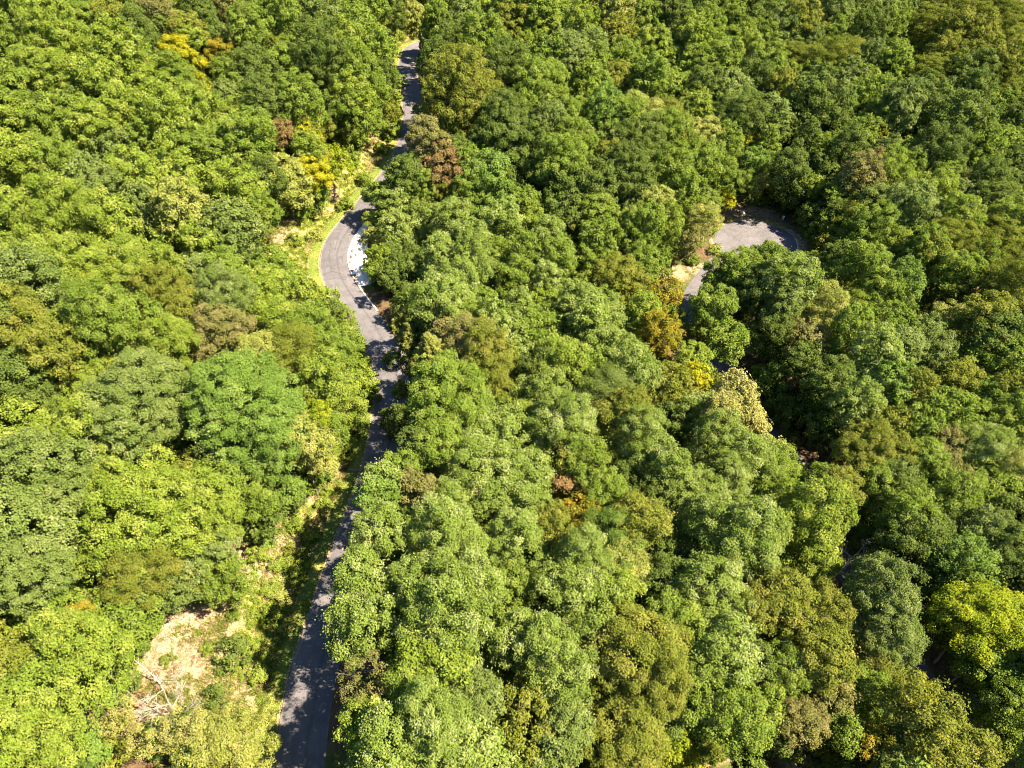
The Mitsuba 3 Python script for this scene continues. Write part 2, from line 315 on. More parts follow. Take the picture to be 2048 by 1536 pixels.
# white concrete kerb on the outside of the bend, built of cast lengths
yk = np.arange(at(742, 622)[1], at(727, 440)[1], 0.05)
xk = xr(yk) + 2.60 * wid(yk)
seg = np.r_[0, np.cumsum(np.hypot(np.diff(xk), np.diff(yk)))]
tag('kerb', 'thin white concrete kerb on the outside of the bend', 'kerb')
n_k = int(seg[-1] / 2.5)
for k in range(n_k):
    d = np.linspace(k * 2.5 + 0.012, (k + 1) * 2.5 - 0.012, 5)
    y = np.interp(d, seg, yk)
    prof = [(2.50, -0.2), (2.50, 0.11), (2.53, 0.14), (2.72, 0.14), (2.75, 0.11), (2.75, -0.2)]
    rows = np.stack([spoint(np.full(5, s), y) for s, _ in prof], 1)
    rows[..., 2] = terrain(xr(y), y)[:, None] + np.array([h for _, h in prof])[None]
    v, f = sheet(rows)
    caps = [[0, i + 1, i] for i in range(1, 5)] + [[24, 24 + i, 24 + i + 1] for i in range(1, 5)]
    put(numbered('kerb__segment'), (v, np.vstack([f, caps])), 'concrete')
# the pale paved shoulder behind the kerb, retained on its downhill side
y0, y1 = at(715, 572)[1], at(732, 448)[1]
ys = np.linspace(y0, y1, 60)
wr = np.interp(np.linspace(0, 1, 60), [0, 0.03, 0.08, 0.14, 0.3, 0.6, 0.85, 1.0], [3.6, 4.8, 5.6, 5.9, 6.2, 6.0, 5.2, 4.2])
rows = np.stack([spoint(2.755 + (wr - 2.755) * t, ys) for t in np.linspace(0, 1, 9)], 1)
rows[..., 2] = terrain(xr(ys), ys)[:, None] + 0.06
low = rows[:, -1:].copy(); low[..., 2] -= 2.2
rows = np.concatenate([rows, low], 1)
v, f = sheet(rows)
ends = []
for r_, s_ in ((0, 1), (59, -1)):
    base = len(v)
    e = rows[r_, :-1].copy(); e2 = e.copy(); e2[:, 2] -= 1.2
    ends.append(sheet(np.stack([e, e2], 0)))
m = trimesh.util.concatenate([trimesh.Trimesh(v, f, process=False)] + [trimesh.Trimesh(*e, process=False) for e in ends])
put('paved_shoulder', m, 'concrete', kind='structure', label='white paved shoulder between the kerb and the trees at the bend')
# ------------------------------------------------------------------ tree builders
LEAF = {0: (0.185, 0.130), 1: (0.26, 0.185), 2: (0.35, 0.265)}
def unit(v): return v / (np.linalg.norm(v, axis=-1, keepdims=True) + 1e-12)
def leaves(rng, pos, nrm, L, W, clump, fold=0.18, tone=None, single=False, axis=None):
    """one folded kite per leaf: vertices, triangles, uv = (random of the leaf, random of its clump)"""
    n = len(pos)
    nrm = unit(nrm)
    a = unit(np.cross(nrm, rng.normal(size=(n, 3)))) if axis is None else unit(axis - nrm * (axis * nrm).sum(1, keepdims=True))
    b = np.cross(nrm, a)
    k = rng.uniform(0.7, 1.3, (n, 1))
    l, w = L * k / 2, W * k / 2
    uv1 = np.stack([rng.random(n) if tone is None else np.clip(tone + rng.normal(0, 0.18, n), 0, 1), clump], 1)
    if single:
        v = np.stack([pos - a * l + b * w, pos - a * l - b * w, pos + a * l * 1.15], 1)
        return v.reshape(-1, 3), np.arange(3 * n).reshape(n, 3), np.repeat(uv1, 3, 0)
    v = np.stack([pos - a * l, pos + b * w - nrm * w * fold * 2 + a * l * 0.15, pos + a * l - nrm * l * fold, pos - b * w - nrm * w * fold * 2 + a * l * 0.15], 1)
    i = np.arange(n)[:, None] * 4
    return v.reshape(-1, 3), np.vstack([i + [0, 1, 2], i + [0, 2, 3]]), np.repeat(uv1, 4, 0)
def join(parts):
    vs, fs, us, k = [], [], [], 0
    for v, f, u in parts:
        vs.append(v); fs.append(f + k); us.append(u); k += len(v)
    return np.vstack(vs), np.vstack(fs), np.vstack(us)
def thin_out(rng, pts, dist):
    tree, keep, dead = cKDTree(pts), [], np.zeros(len(pts), bool)
    for i in rng.permutation(len(pts)):
        if not dead[i]:
            keep.append(i)
            dead[tree.query_ball_point(pts[i], dist)] = True
    return np.array(keep)
def sphere_dirs(rng, n): return unit(rng.normal(size=(n, 3)))
def lobes_of(kind, R, rng):
    """ellipsoids (centre, radii) that make up the crown, its middle at the origin"""
    out = []
    if kind == 'tall':
        h = 1.45 * R
        out.append(((0, 0, 0), (0.62 * R, 0.62 * R, h * 0.9)))
        for k in range(10):
            z = h * (k / 9 * 1.6 - 0.8)
            rr = R * (0.72 - 0.30 * (z / h)) * rng.uniform(0.75, 1.05)
            a = k * 2.4 + rng.normal(0, 0.3)
            r = R * (0.50 - 0.16 * (z / h))
            out.append(((math.cos(a) * (rr - r * 0.55), math.sin(a) * (rr - r * 0.55), z), (r, r, r * 1.15)))
        out.append(((rng.normal(0, .08) * R, rng.normal(0, .08) * R, h * 0.85), (0.34 * R, 0.34 * R, 0.45 * R)))
    elif kind == 'dense':
        out.append(((0, 0, 0), (0.84 * R, 0.84 * R, 1.15 * R)))
        out[0] = ((0, 0, 0), (0.72 * R, 0.72 * R, 0.95 * R))
        for k in range(int(8 + 2.2 * R)):
            d = sphere_dirs(rng, 1)[0]; d[2] = abs(d[2]) * 1.0 - 0.25
            r = rng.uniform(0.8, 1.25) * min(0.4 * R, 0.55 + 0.16 * R)
            out.append((tuple(d * (R - r * 0.7) * np.array([1, 1, 1.15])), (r, r, r * 1.1)))
    else:
        out.append(((0, 0, -0.1 * R), (0.52 * R, 0.52 * R, 0.62 * R)))
        lr = min(0.42 * R, 0.52 + 0.18 * R)                     # the rounded heads of single limbs
        n = int(1.15 * (R / lr) ** 2 * 1.2) + 4
        ax, ay = rng.uniform(0.85, 1.12, 2)
        for k in range(n):
            z = 0.95 - 1.35 * (k + 0.5) / n + rng.normal(0, 0.06)
            a = k * 2.4 + rng.normal(0, 0.3)
            q = math.sqrt(max(1 - z * z, 0.02)) * (1 - lr / R * 0.75) * rng.uniform(0.88, 1.12)
            r = lr * rng.uniform(0.72, 1.2)
            out.append(((math.cos(a) * q * R * ax, math.sin(a) * q * R * ay, z * (R - lr * 0.7) + rng.normal(0, 0.08) * R), (r, r, r * rng.uniform(0.85, 1.2))))
    return [(np.array(c), np.array(r)) for c, r in out]
def crown(kind, R, lod, seed):
    rng = np.random.default_rng(seed)
    L, W = LEAF[lod]
    if kind == 'pine': return pine_crown(R, lod, rng)
    cover = {'round': 1.45, 'tall': 1.45, 'dense': 1.6, 'fine': 1.35, 'sparse': 0.42}[kind]
    if kind in ('fine', 'sparse'): L, W = L * 0.85, W * 0.6
    rc = {'round': 0.13 * R + 0.36, 'tall': 0.12 * R + 0.36, 'dense': 0.07 * R + 0.40, 'fine': 0.12 * R + 0.4, 'sparse': 0.10 * R + 0.35}[kind]
    lobes = lobes_of('round' if kind in ('fine', 'sparse') else kind, R, rng)
    pts, nrm = [], []
    for j, (c, r) in enumerate(lobes):
        n = int(60 + 260 * (r[0] / rc) ** 2 / 10)
        d = sphere_dirs(rng, n * 3)
        p = c + d * r * (1 + rng.normal(0, 0.06, (len(d), 1)))
        ok = np.ones(len(p), bool)
        for i, (c2, r2) in enumerate(lobes):
            if i != j: ok &= (((p - c2) / r2) ** 2).sum(1) > 0.80
        pts.append(p[ok]); nrm.append(unit(d[ok] / r))
    pts, nrm = np.vstack(pts), np.vstack(nrm)
    keep = thin_out(rng, pts, rc * (1.3 if kind == 'dense' else 1.38))
    pts, nrm = pts[keep], nrm[keep]
    lowside = nrm[:, 2] < -0.35
    keep = ~(lowside & (rng.random(len(pts)) < 0.45))
    if kind == 'sparse': keep &= rng.random(len(pts)) < 0.6
    pts, nrm = pts[keep], nrm[keep]
    la = L * W / 2 * 1.05
    per = max(int(2 * math.pi * rc * rc * cover / la * 0.62), 8)
    parts = []
    size = rng.uniform(0.75, 1.35, len(pts))
    cnt = (per * size ** 2 * np.where(nrm[:, 2] < -0.35, 0.6, 1.0)).astype(int) + 3
    idx = np.repeat(np.arange(len(pts)), cnt)
    d = unit(sphere_dirs(rng, len(idx)) + nrm[idx] * 0.75 + [0, 0, 0.25])
    rad = rc * size[idx] * rng.uniform(0.35, 1.0, len(idx)) ** 0.5
    flat = np.array([1.05, 1.05, 0.72]) if kind != 'fine' else np.array([1.35, 1.35, 0.42])
    pos = pts[idx] + d * rad[:, None] * flat + rng.normal(0, 0.07, (len(idx), 3))
    ln = d * 0.9 + [0, 0, 0.6] + rng.normal(0, 0.60, (len(idx), 3))
    cl = rng.random(len(pts))
    tone = None
    parts.append(leaves(rng, pos, ln, L, W, cl[idx], single=lod > 0))
    # loose sprays that break the outline
    m = max(int(len(pos) * 0.05), 6)
    i2 = rng.integers(0, len(pts), m)
    p2 = pts[i2] + nrm[i2] * rc * rng.uniform(0.8, 1.5, (m, 1)) + rng.normal(0, 0.22, (m, 3))
    parts.append(leaves(rng, p2, nrm[i2] * 0.5 + [0, 0, 0.5] + rng.normal(0, 0.5, (m, 3)), L, W, cl[i2], single=lod > 0))
    if kind not in ('sparse', 'fine'):  # inner filler leaves, dark tone: shade inside the crown painted into their colour
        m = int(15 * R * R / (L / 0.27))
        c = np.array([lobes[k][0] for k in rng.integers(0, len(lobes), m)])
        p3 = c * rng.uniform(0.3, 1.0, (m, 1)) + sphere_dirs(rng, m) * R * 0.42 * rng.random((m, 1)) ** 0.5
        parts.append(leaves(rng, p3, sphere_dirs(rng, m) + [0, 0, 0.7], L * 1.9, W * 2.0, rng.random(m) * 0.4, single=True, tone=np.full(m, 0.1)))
    return join(parts)
def pine_crown(R, lod, rng):
    L, W = {0: (0.42, 0.075), 1: (0.55, 0.12), 2: (0.8, 0.2)}[lod]
    H = 1.9 * R
    parts, cl = [], []
    levels = int(9 + 2 * R)
    ps, ax, ck = [], [], []
    for k in range(levels):
        t = k / (levels - 1)
        z = H * (t - 0.45)
        rad = R * (1.02 - 0.85 * t ** 1.3) * rng.uniform(0.8, 1.1)
        nb = rng.integers(5, 8)
        for j in range(nb):
            a = 2 * math.pi * (j + rng.random() * 0.6) / nb + k
            ln = rad * rng.uniform(0.75, 1.1)
            m = int({0: 46, 1: 26, 2: 13}[lod] * max(ln, 0.5) * 1.3)
            q = rng.random(m) ** 0.6
            side = rng.normal(0, 0.20, m) * ln * (1.15 - q)
            dirv = np.array([math.cos(a), math.sin(a), 0.0]); per = np.array([-dirv[1], dirv[0], 0])
            p = dirv * (q * ln)[:, None] + per * side[:, None]
            p[:, 2] += z + 0.22 * ln * q ** 2 + rng.normal(0, 0.07, m) - 0.05 * ln
            ps.append(p); ax.append(dirv * 0.7 + per * np.sign(side)[:, None] * 0.5 + [0, 0, 0.35] + rng.normal(0, 0.4, (m, 3)))
            ck.append(np.full(m, rng.random()))
    ps, ax, ck = np.vstack(ps), np.vstack(ax), np.concatenate(ck)
    for rep in range(3):
        a2 = ax + rng.normal(0, 0.35, ax.shape)
        parts.append(leaves(rng, ps + rng.normal(0, 0.06, ps.shape), sphere_dirs(rng, len(ps)) * 0.8 + [0, 0, 0.8], L, W, ck, single=True, axis=unit(a2)))
    return join(parts)
def tube(pts, rad, sides=6):
    p = np.asarray(pts, float)
    t = unit(np.gradient(p, axis=0))
    a = unit(np.cross(t, np.where(np.abs(t[:, 2:]) < 0.9, [0, 0, 1.0], [1.0, 0, 0])))
    b = np.cross(t, a)
    g = np.arange(sides + 1) * 2 * np.pi / sides
    rows = p[:, None] + np.asarray(rad)[:, None, None] * (np.cos(g)[None, :, None] * a[:, None] + np.sin(g)[None, :, None] * b[:, None])
    return sheet(rows)
def merge(parts):
    vs, fs, k = [], [], 0
    for v, f in parts:
        vs.append(v); fs.append(f + k); k += len(v)
    return np.vstack(vs), np.vstack(fs)
def trunk_mesh(seed, limbs=7):
    """a trunk of unit crown radius: foot at z = -1 (stretched to the ground by its placing), fork about z = 0"""
    rng = np.random.default_rng(seed)
    z = np.linspace(0, 1, 9)
    bend = np.stack([0.05 * np.sin(z * 3 + rng.random() * 6), 0.05 * np.sin(z * 2.3 + rng.random() * 6), z], 1)
    parts = [tube(bend, 0.034 * (1.25 - 0.75 * z), 8)]
    for k in range(limbs):
        a, z0 = k * 2.4 + rng.random(), rng.uniform(0.55, 0.9)
        t = np.linspace(0, 1, 5)
        ln = rng.uniform(0.16, 0.26)
        q = np.stack([math.cos(a) * ln * t, math.sin(a) * ln * t, z0 + (0.10 + 0.12 * rng.random()) * t ** 0.8], 1)
        q[:, :2] += bend[int(z0 * 8), :2]
        parts.append(tube(q, 0.014 * (1.2 - 0.9 * t), 5))
    return merge(parts)
def branch(rng, p, d, length, r, depth, out, twig=0.012):
    n = 5
    t = np.linspace(0, 1, n)
    w = rng.normal(0, 0.10, 3) * length
    q = p + d * (t * length)[:, None] + w * (t ** 2)[:, None] + np.array([0, 0, 0.12 * length]) * (t ** 2)[:, None]
    out.append(tube(q, np.maximum(r * (1 - 0.55 * t), twig), 5 if depth > 1 else 4))
    if depth == 0: return
    for k in range(rng.integers(3, 5)):
        u = rng.uniform(0.35, 1.0)
        i = min(int(u * (n - 1)), n - 1)
        nd = unit(d + rng.normal(0, 0.55, 3) + [0, 0, 0.1])
        branch(rng, q[i], nd, length * rng.uniform(0.5, 0.72), r * 0.52, depth - 1, out, twig)
PROTO = {}
def crown_ply(kind, R, lod, var):
    key = (kind, R, lod, var)
    if key not in PROTO:
        v, f, u = crown(kind, R, lod, abs(hash((kind == 'tall', kind == 'dense', kind == 'fine', kind == 'sparse', kind == 'pine', int(R * 10), lod, var))) % (2 ** 31))
        PROTO[key] = mikit.ply((v, f), None, smooth=False, uv=u)
        STATS[key] = len(f)
    return PROTO[key]
STATS = {}
TRUNKS = [mikit.ply(trunk_mesh(50 + k), 'bark', smooth=True) for k in range(5)]
POLES = [mikit.ply(trunk_mesh(80 + k, 0), 'bark', smooth=True) for k in range(2)]
SIZES = (1.0, 1.7, 2.6, 4.0, 6.0)
# ------------------------------------------------------------------ where the photograph shows its crowns: tile (origin in photo pixels): x y radius in thirds of a photo pixel, leaf colour, kind of crown
CROWNS = {
(0, 0.5): """1680 3570 42 W 0.7;1800 3420 42 Y 0.7;1620 3690 48 Y 0.8;1725 3780 42 W 0.7;1875 3225 36 Y 0.6;1935 3030 36 Y 0.6;1770 3150 42 Y 0.7;1500 3900 40 Y 0.6;1560 4050 48 Y 0.8;1620 3540 40 Y 0.7;1965 2955 30 Y 0.5;1830 3645 30 Y 0.5;
1665 3390 45 G 0.7;1440 4020 36 Y 0.6;1890 2910 40 G 0.7;1740 3300 34 O 0.6;1545 3330 50 Y 0.8;1410 3690 34 G 0.5;1010 3960 30 G 0.5;1240 3900 30 Y 0.4;2190 1080 40 Y 0.8;2130 960 36 G 0.8;2290 900 36 Y 0.7;2070 1230 40 Y 0.8;1800 1290 40 G 0.8;1770 1440 44 Y 0.8;1890 1420 36 W 0.6;1980 1050 40 O 0.8;
2370 600 34 Y 0.7;2400 500 34 G 0.7;4020 1560 40 N 0.9;4150 1560 36 G 0.7;4290 1500 30 Y 0.6""",
(0, 0): """70 60 130 G;60 300 120 G;330 240 170 Y;470 60 100 G;560 170 110 G;690 190 110 O;950 140 110 N;830 240 120 D;1010 40 90 G;1130 200 90 O;1090 380 105 L;1230 60 110 D;1390 70 100 N;1250 190 100 D;
1330 350 90 A;700 350 140 Y;330 500 170 Y;620 580 150 Y;130 610 140 G;920 590 150 Y;1130 570 100 G;1210 545 55 L;1500 230 120 G;1690 170 150 G;1900 110 140 B;1650 330 110 Pp;1520 460 140 D;1740 430 130 G;1930 350 150 D;
1560 620 130 D;1800 640 130 G;1950 640 120 D;1370 600 90 B;1590 740 80 Pp;1850 760 80 Pp;120 790 140 Y;350 850 130 G;560 800 140 Y;760 740 130 Y;1000 760 150 Y;1230 740 140 Y;1420 720 110 Y;900 900 130 G;700 930 110 B;
1130 930 150 G;1300 920 130 G;1500 860 140 G;1690 820 75 R;1860 910 100 Y;1850 850 60 L;150 1010 170 Y;370 1020 140 G;560 1120 120 B;420 1130 55 R;800 1090 150 Y;1080 1110 150 Y;1400 1160 160 Y;1720 1110 150 W;1870 1060 110 L;
1880 1230 110 G;1600 1110 120 D;640 1180 140 B;130 1400 190 Y;400 1300 180 Y;640 1400 160 Y;860 1300 140 Bd;1110 1310 160 W;1060 1450 120 Y;1380 1400 170 B;1560 1290 120 G;1220 1470 120 Y;250 700 110 D;480 680 100 G;1000 490 100 Y;430 380 110 Y;190 420 110 G;60 470 90 G""",
(683, 0): """60 60 110 G;170 40 100 G;280 90 105 D;100 200 120 G;200 210 55 A;60 330 120 Y;200 350 120 G;285 440 80 D;90 480 130 G;225 500 90 D;60 590 120 Y;180 600 100 G;120 740 130 G;50 700 110 G;30 900 90 Y;270 700 80 O;
300 790 60 G;30 1060 105 Lg;450 150 80 W 2.5;560 130 90 G;700 110 150 B;830 110 100 Y;885 40 70 L;1000 90 120 G;1180 80 130 G;530 270 80 W 3;640 265 60 A;660 340 120 D;560 420 130 D;850 300 130 G;740 450 120 O;1000 430 140 D;700 600 190 O;
560 700 150 N;820 620 150 O;990 590 100 O;1030 200 120 O;1200 210 130 Y;1330 130 110 G;1500 60 130 O;1640 100 130 W;1800 120 120 G;1950 100 120 D;1430 210 120 Y;1350 330 130 B;1220 400 110 G;1500 320 120 B;1500 450 120 G;1700 400 120 G;
1850 330 120 Y;1980 320 110 D;1650 260 100 O;1130 530 110 G;1350 590 70 A;1250 500 110 G;1480 540 110 G;1640 520 120 O;1850 480 120 G;1960 560 110 G;970 740 150 D;760 740 120 O;1100 740 120 G;1240 760 110 B;1350 750 110 G;1450 850 55 R;
1580 740 130 F;1500 640 90 Y;1700 720 120 G;1810 710 120 Wf;1930 720 110 Pf;1790 890 160 D;1960 850 120 G;480 840 140 N;610 1040 140 R;960 860 130 D;870 860 110 G;1150 900 120 D;1080 1050 130 D;1310 1010 160 G;1400 880 120 G;760 1000 90 G;
370 1040 110 D;210 1160 105 G;400 1190 90 G;500 1240 80 Y;890 1130 140 F;770 1160 110 G;880 1280 130 F;620 1200 80 O;1180 1110 100 D;1100 1230 90 G;1330 1170 140 D;1500 1150 140 D;1700 1080 160 Dd;1980 1100 130 G;1600 1000 110 O;1730 1250 110 B;
1540 1290 110 G;1880 1270 100 W;1450 1350 100 G;1690 1420 100 Y;1560 1450 100 G;330 1330 130 S;480 1400 150 S;680 1380 120 S;210 1330 75 Yf 3.2;210 1440 70 W 3.2;950 1400 130 S;1120 1380 110 Y;1250 1450 120 S;760 1470 120 S;1800 1400 120 G;1950 1370 100 Y;
1330 1290 100 D;340 1480 130 S""",
(1366, 0): """50 120 130 D;200 70 130 G;340 40 120 O;470 80 110 D;620 50 80 Y;720 90 80 Y;860 110 120 B;1000 90 120 D;1180 100 90 B;1080 40 100 O;1270 70 90 D;1390 40 90 B;1540 70 120 Pf;1700 100 120 Pf;1850 90 110 Pf;1990 130 110 Pp;1900 40 100 Pp;
60 270 130 Y;150 180 110 G;290 160 100 G;420 180 110 D;560 170 120 D;690 170 110 O;780 200 90 D;970 180 110 G;1100 200 100 D;1240 200 100 G;330 320 110 Y;200 330 110 G;450 280 110 G;590 260 110 B;750 280 100 B;900 300 110 G;1040 310 65 O;
1200 270 120 G;1330 230 100 O;1480 180 110 Pf;1620 220 120 O;1720 320 130 O;1880 220 110 Pf;80 430 120 G;230 430 120 G;370 370 110 O;470 430 110 G;600 370 100 Pf;740 370 100 Pf;880 400 120 Pf;1000 400 100 Pf;620 500 80 Y;770 480 80 Y;
1120 400 110 B;1260 390 100 G;1380 450 100 Pf;1510 480 120 Pf;1560 380 110 O;1720 450 130 D;1880 450 140 O;2000 480 100 D;120 580 120 D;280 560 110 B;420 560 130 D;580 580 100 O;330 700 140 D;60 700 110 Y;160 730 55 L;500 720 120 B;
380 840 50 L;610 730 60 F;780 650 180 D;980 530 110 B;970 640 45 L;1110 620 110 G;1100 560 90 Y;1290 680 140 B;1200 730 130 G;1430 600 120 D;1680 620 130 D;1640 780 200 D;1890 680 90 F;1980 780 110 D;250 880 110 G;100 860 130 W;450 830 110 D;
440 980 75 F;100 1000 120 G;720 950 150 B;900 800 70 Y;870 930 90 G;990 920 110 D;1060 1060 110 N;1150 970 50 R;1340 950 100 Y;1230 1000 110 G;1520 950 130 D;1750 950 150 G;1900 900 100 G;1240 1120 120 Y;1480 1190 110 Y;1710 1170 90 N;
1830 1080 110 D;1960 1010 100 D;1940 1150 100 B;1850 1240 110 D;850 1120 140 D 5;690 1150 110 B 4;450 1100 60 Wf;350 1090 60 Gf;150 1230 70 G;250 1200 55 L;230 1080 90 G;890 1220 110 D 6;1010 1250 120 G 7;1160 1250 120 B;1330 1270 130 B;
1470 1330 110 B;1640 1330 120 Y;1950 1330 120 G;120 1360 100 Wf;140 1290 50 G;1120 1400 150 G;950 1430 110 Pf 6;1330 1430 110 B;1600 1430 120 Pf;1880 1420 140 Pf;1730 1500 100 Pf;850 1390 100 G 5;500 1500 75 G;380 1520 75 G;40 1460 65 N;
1250 1500 110 Y;1450 1500 120 G;60 1240 80 G;640 1050 110 D;1050 830 100 G;1400 800 110 G;1560 560 100 Pf;1960 620 110 Pf""",
(0, 512): """150 250 215 Bd;60 40 120 Y;230 60 120 Y;400 60 120 Y;600 80 120 Y;90 105 60 N;400 190 120 O;520 160 55 L;760 110 150 Y;960 90 120 Y;720 210 80 A;990 250 140 O;1210 180 140 B;1350 110 120 G;1380 270 150 B;1150 370 120 O;1620 205 115 Y 6;
1800 262 105 Y 5;1940 270 75 Y 4;1650 370 85 Y;1540 250 100 Y;130 470 190 O;330 600 140 O;100 750 150 D;210 870 120 D;430 450 120 G;620 390 180 G;850 480 150 G;1010 560 160 Y;570 560 130 G;1350 510 190 N;1560 600 120 W;1760 570 130 Pf;
1870 470 130 G;1990 600 100 G;1430 900 310 Fd;1590 1120 170 F;850 890 270 B;820 1080 150 S;700 690 60 L;580 760 110 Y;400 870 85 Y;100 1040 170 Y;330 1110 130 Y;570 1060 180 Y;300 1330 240 Bd;90 1370 150 G;110 1490 130 G;470 1440 140 B;
880 1290 110 Y;1130 1290 100 O;1290 1200 120 B;1310 1340 110 G;730 1400 140 Y;960 1430 140 Y;1250 1430 130 Y;1480 1350 100 G;1720 1420 90 F;1540 1480 90 G;1810 700 110 O;1950 760 120 Y;1830 880 130 G;1910 940 75 K;1790 1110 140 W;1960 1070 110 G;1940 1240 70 W;1700 800 100 G""",
(683, 512): """60 540 120 G;30 370 90 Y;110 530 80 G;120 650 80 G;80 780 110 Y;40 900 90 Y;140 860 70 G;60 1000 90 G;30 1170 60 Y;230 60 80 Y 3.2;390 130 110 D;430 80 110 D;600 60 130 S;780 50 120 S;700 170 130 S;560 270 130 S;690 270 90 S;860 160 110 B;
920 140 50 A;1050 200 130 G;930 40 110 G;1100 50 120 G;1280 50 130 G;1480 60 120 G;1230 200 110 S;1210 330 95 Y;820 310 110 G;770 430 130 G;920 440 120 S;1060 390 120 S;360 380 85 Wp;350 500 85 Wp;400 680 90 Wp;360 795 60 Wp;530 550 100 Wp;
620 450 55 N;770 550 160 N;880 640 160 O;690 620 110 O;900 800 110 O;1180 440 110 G;1330 440 110 S;1300 285 55 A;1420 330 120 S;1560 310 110 G;1650 150 120 O;1760 240 110 O;1780 100 120 G;1880 80 80 G;1930 270 110 A;1800 370 120 Y;
1900 500 120 A;1960 400 90 G;1480 400 120 S;1600 430 120 S;1540 560 130 S;1310 640 120 Y;1380 700 100 Y;1040 500 120 S;1210 590 80 B;1150 710 100 Dd;1090 780 95 Dd;1050 650 35 R;1660 640 130 S;1760 690 120 S;1820 800 90 Y;1240 830 110 S;
1130 870 120 S;1500 800 130 G;1570 880 150 Bf;1970 830 150 O;620 830 200 G;740 930 150 G;560 990 130 G;690 1050 150 G;820 960 120 S;580 1140 130 G;1030 960 110 G;960 1090 150 S;1330 1010 160 S;1130 1010 110 Y;1660 1060 190 O;1560 1160 160 O;
1780 1110 150 S;1320 1180 120 O;1440 1240 130 G;1980 1010 110 D;340 1010 80 D;400 1140 100 D;260 1200 85 Wp;230 1330 120 S;200 1440 120 F;430 1380 100 N;360 1260 80 G;840 1330 220 S;1090 1330 150 S;1130 1460 120 S;660 1490 120 S;1330 1360 60 R;
1380 1450 100 A;1970 1300 130 S;1850 1240 130 S;1900 1430 120 D;1720 1370 120 D;1580 1400 110 G;340 620 60 D;180 100 60 G 2.5;290 140 60 D""",
(1366, 512): """180 115 130 G;335 85 130 G;500 95 110 G;230 260 120 G;170 350 130 G;360 180 90 G;440 250 140 D;640 170 140 S;620 280 120 B;560 330 110 B;770 90 80 Y;850 160 65 Y;930 60 130 D;1080 80 130 G;830 340 120 Wf;1050 330 110 Yf;1150 250 110 G;
1290 210 130 F;1450 70 130 O;1640 120 120 G;1590 230 90 B;1750 60 110 G;1900 60 110 O;1960 170 130 Pf;1750 240 130 O;1880 300 120 O;380 470 65 W;250 530 110 G;60 640 100 Y;90 490 70 A;520 520 120 D 8;740 520 110 N;1000 520 150 G;1160 480 100 Wf;
1270 430 110 G;1320 560 110 B;1580 420 100 Wf;1430 480 100 B;1460 590 120 B;1800 400 140 O;1850 540 160 D;1990 470 110 D;1990 650 100 G;1110 700 180 S;870 780 130 D;730 640 100 D;670 760 55 R;1260 760 110 F;1230 870 120 G;1040 920 150 S;
560 800 100 G 5;470 760 80 G 4;610 900 110 D 5;1390 830 100 O;1640 800 130 O;1730 700 110 G;1800 880 130 G;1960 830 110 O;1560 960 120 G;1680 1000 120 G;1900 1000 140 G;80 740 80 L;60 830 80 L;310 860 120 Td;370 990 120 Td;220 970 110 Td;420 1070 80 Td;
100 950 110 S;650 1110 50 T;560 1180 70 T;830 1060 100 D;1200 1070 120 O;1070 1190 150 O;1230 1190 110 O;1420 1050 110 G;1540 1130 100 N;1790 1160 140 S;1460 1230 110 G;1620 1340 85 N;1960 1270 110 Wf;170 1150 160 S;360 1230 150 S;240 1370 150 S;
90 1450 150 S;460 1370 140 G;620 1330 85 Y;660 1450 85 Y;560 1260 110 G;490 1490 120 G;830 1340 80 G;950 1400 110 O;1400 1460 120 G;1640 1450 120 G;1100 1480 110 G;1850 1400 130 G;1960 1490 100 Bd;1150 1320 110 G;1300 1350 110 B;1560 1400 90 G;900 900 110 D;700 980 110 D 5""",
(0, 1024): """130 130 210 Bd;390 130 190 Bd;150 400 220 Bd;800 130 240 Y;1120 100 150 Y;1330 80 125 Y;840 380 200 Of;560 310 90 Y;1330 190 85 Bd;1130 400 150 Bd;1380 420 140 G;100 670 140 Y;300 640 120 G;480 640 85 A;420 800 180 Y;740 640 190 G;790 790 120 D;
600 930 200 Y;130 930 180 O;210 1140 220 G;180 1400 270 Y;450 1440 150 F;1390 850 75 D;1290 1120 60 D;1120 1290 110 Tb;900 1370 100 Tb;1400 1430 180 Wf;1180 1400 120 Wb;700 1250 110 Tb;620 1120 70 G""",
(683, 1024): """230 130 140 S;170 220 70 N;90 150 75 F;620 170 230 S;1050 200 190 S;130 450 170 S;130 720 170 S;430 420 150 S;700 420 210 S;600 680 270 S;1010 480 130 G;1450 330 210 S;1400 560 250 S;1620 500 140 Y;1600 220 190 Ff;1440 40 95 A;1270 110 110 O;
1780 60 140 O;1960 180 150 D;1930 450 150 D;1970 640 140 G;540 960 210 Y;420 1140 170 G;170 1020 160 Nb;900 980 105 Wf;1060 770 150 S;1200 800 160 S;1280 1000 230 S;770 1140 170 Bd;1780 880 270 O;1850 1060 210 O;1580 1010 130 O;130 1270 120 Y;
560 1340 260 S;260 1430 200 S;800 1440 150 S;1080 1300 200 O;1310 1350 190 B;1700 1390 220 O;1950 1430 115 K;1950 1220 140 B;1050 1490 140 G;1690 330 110 Wf""",
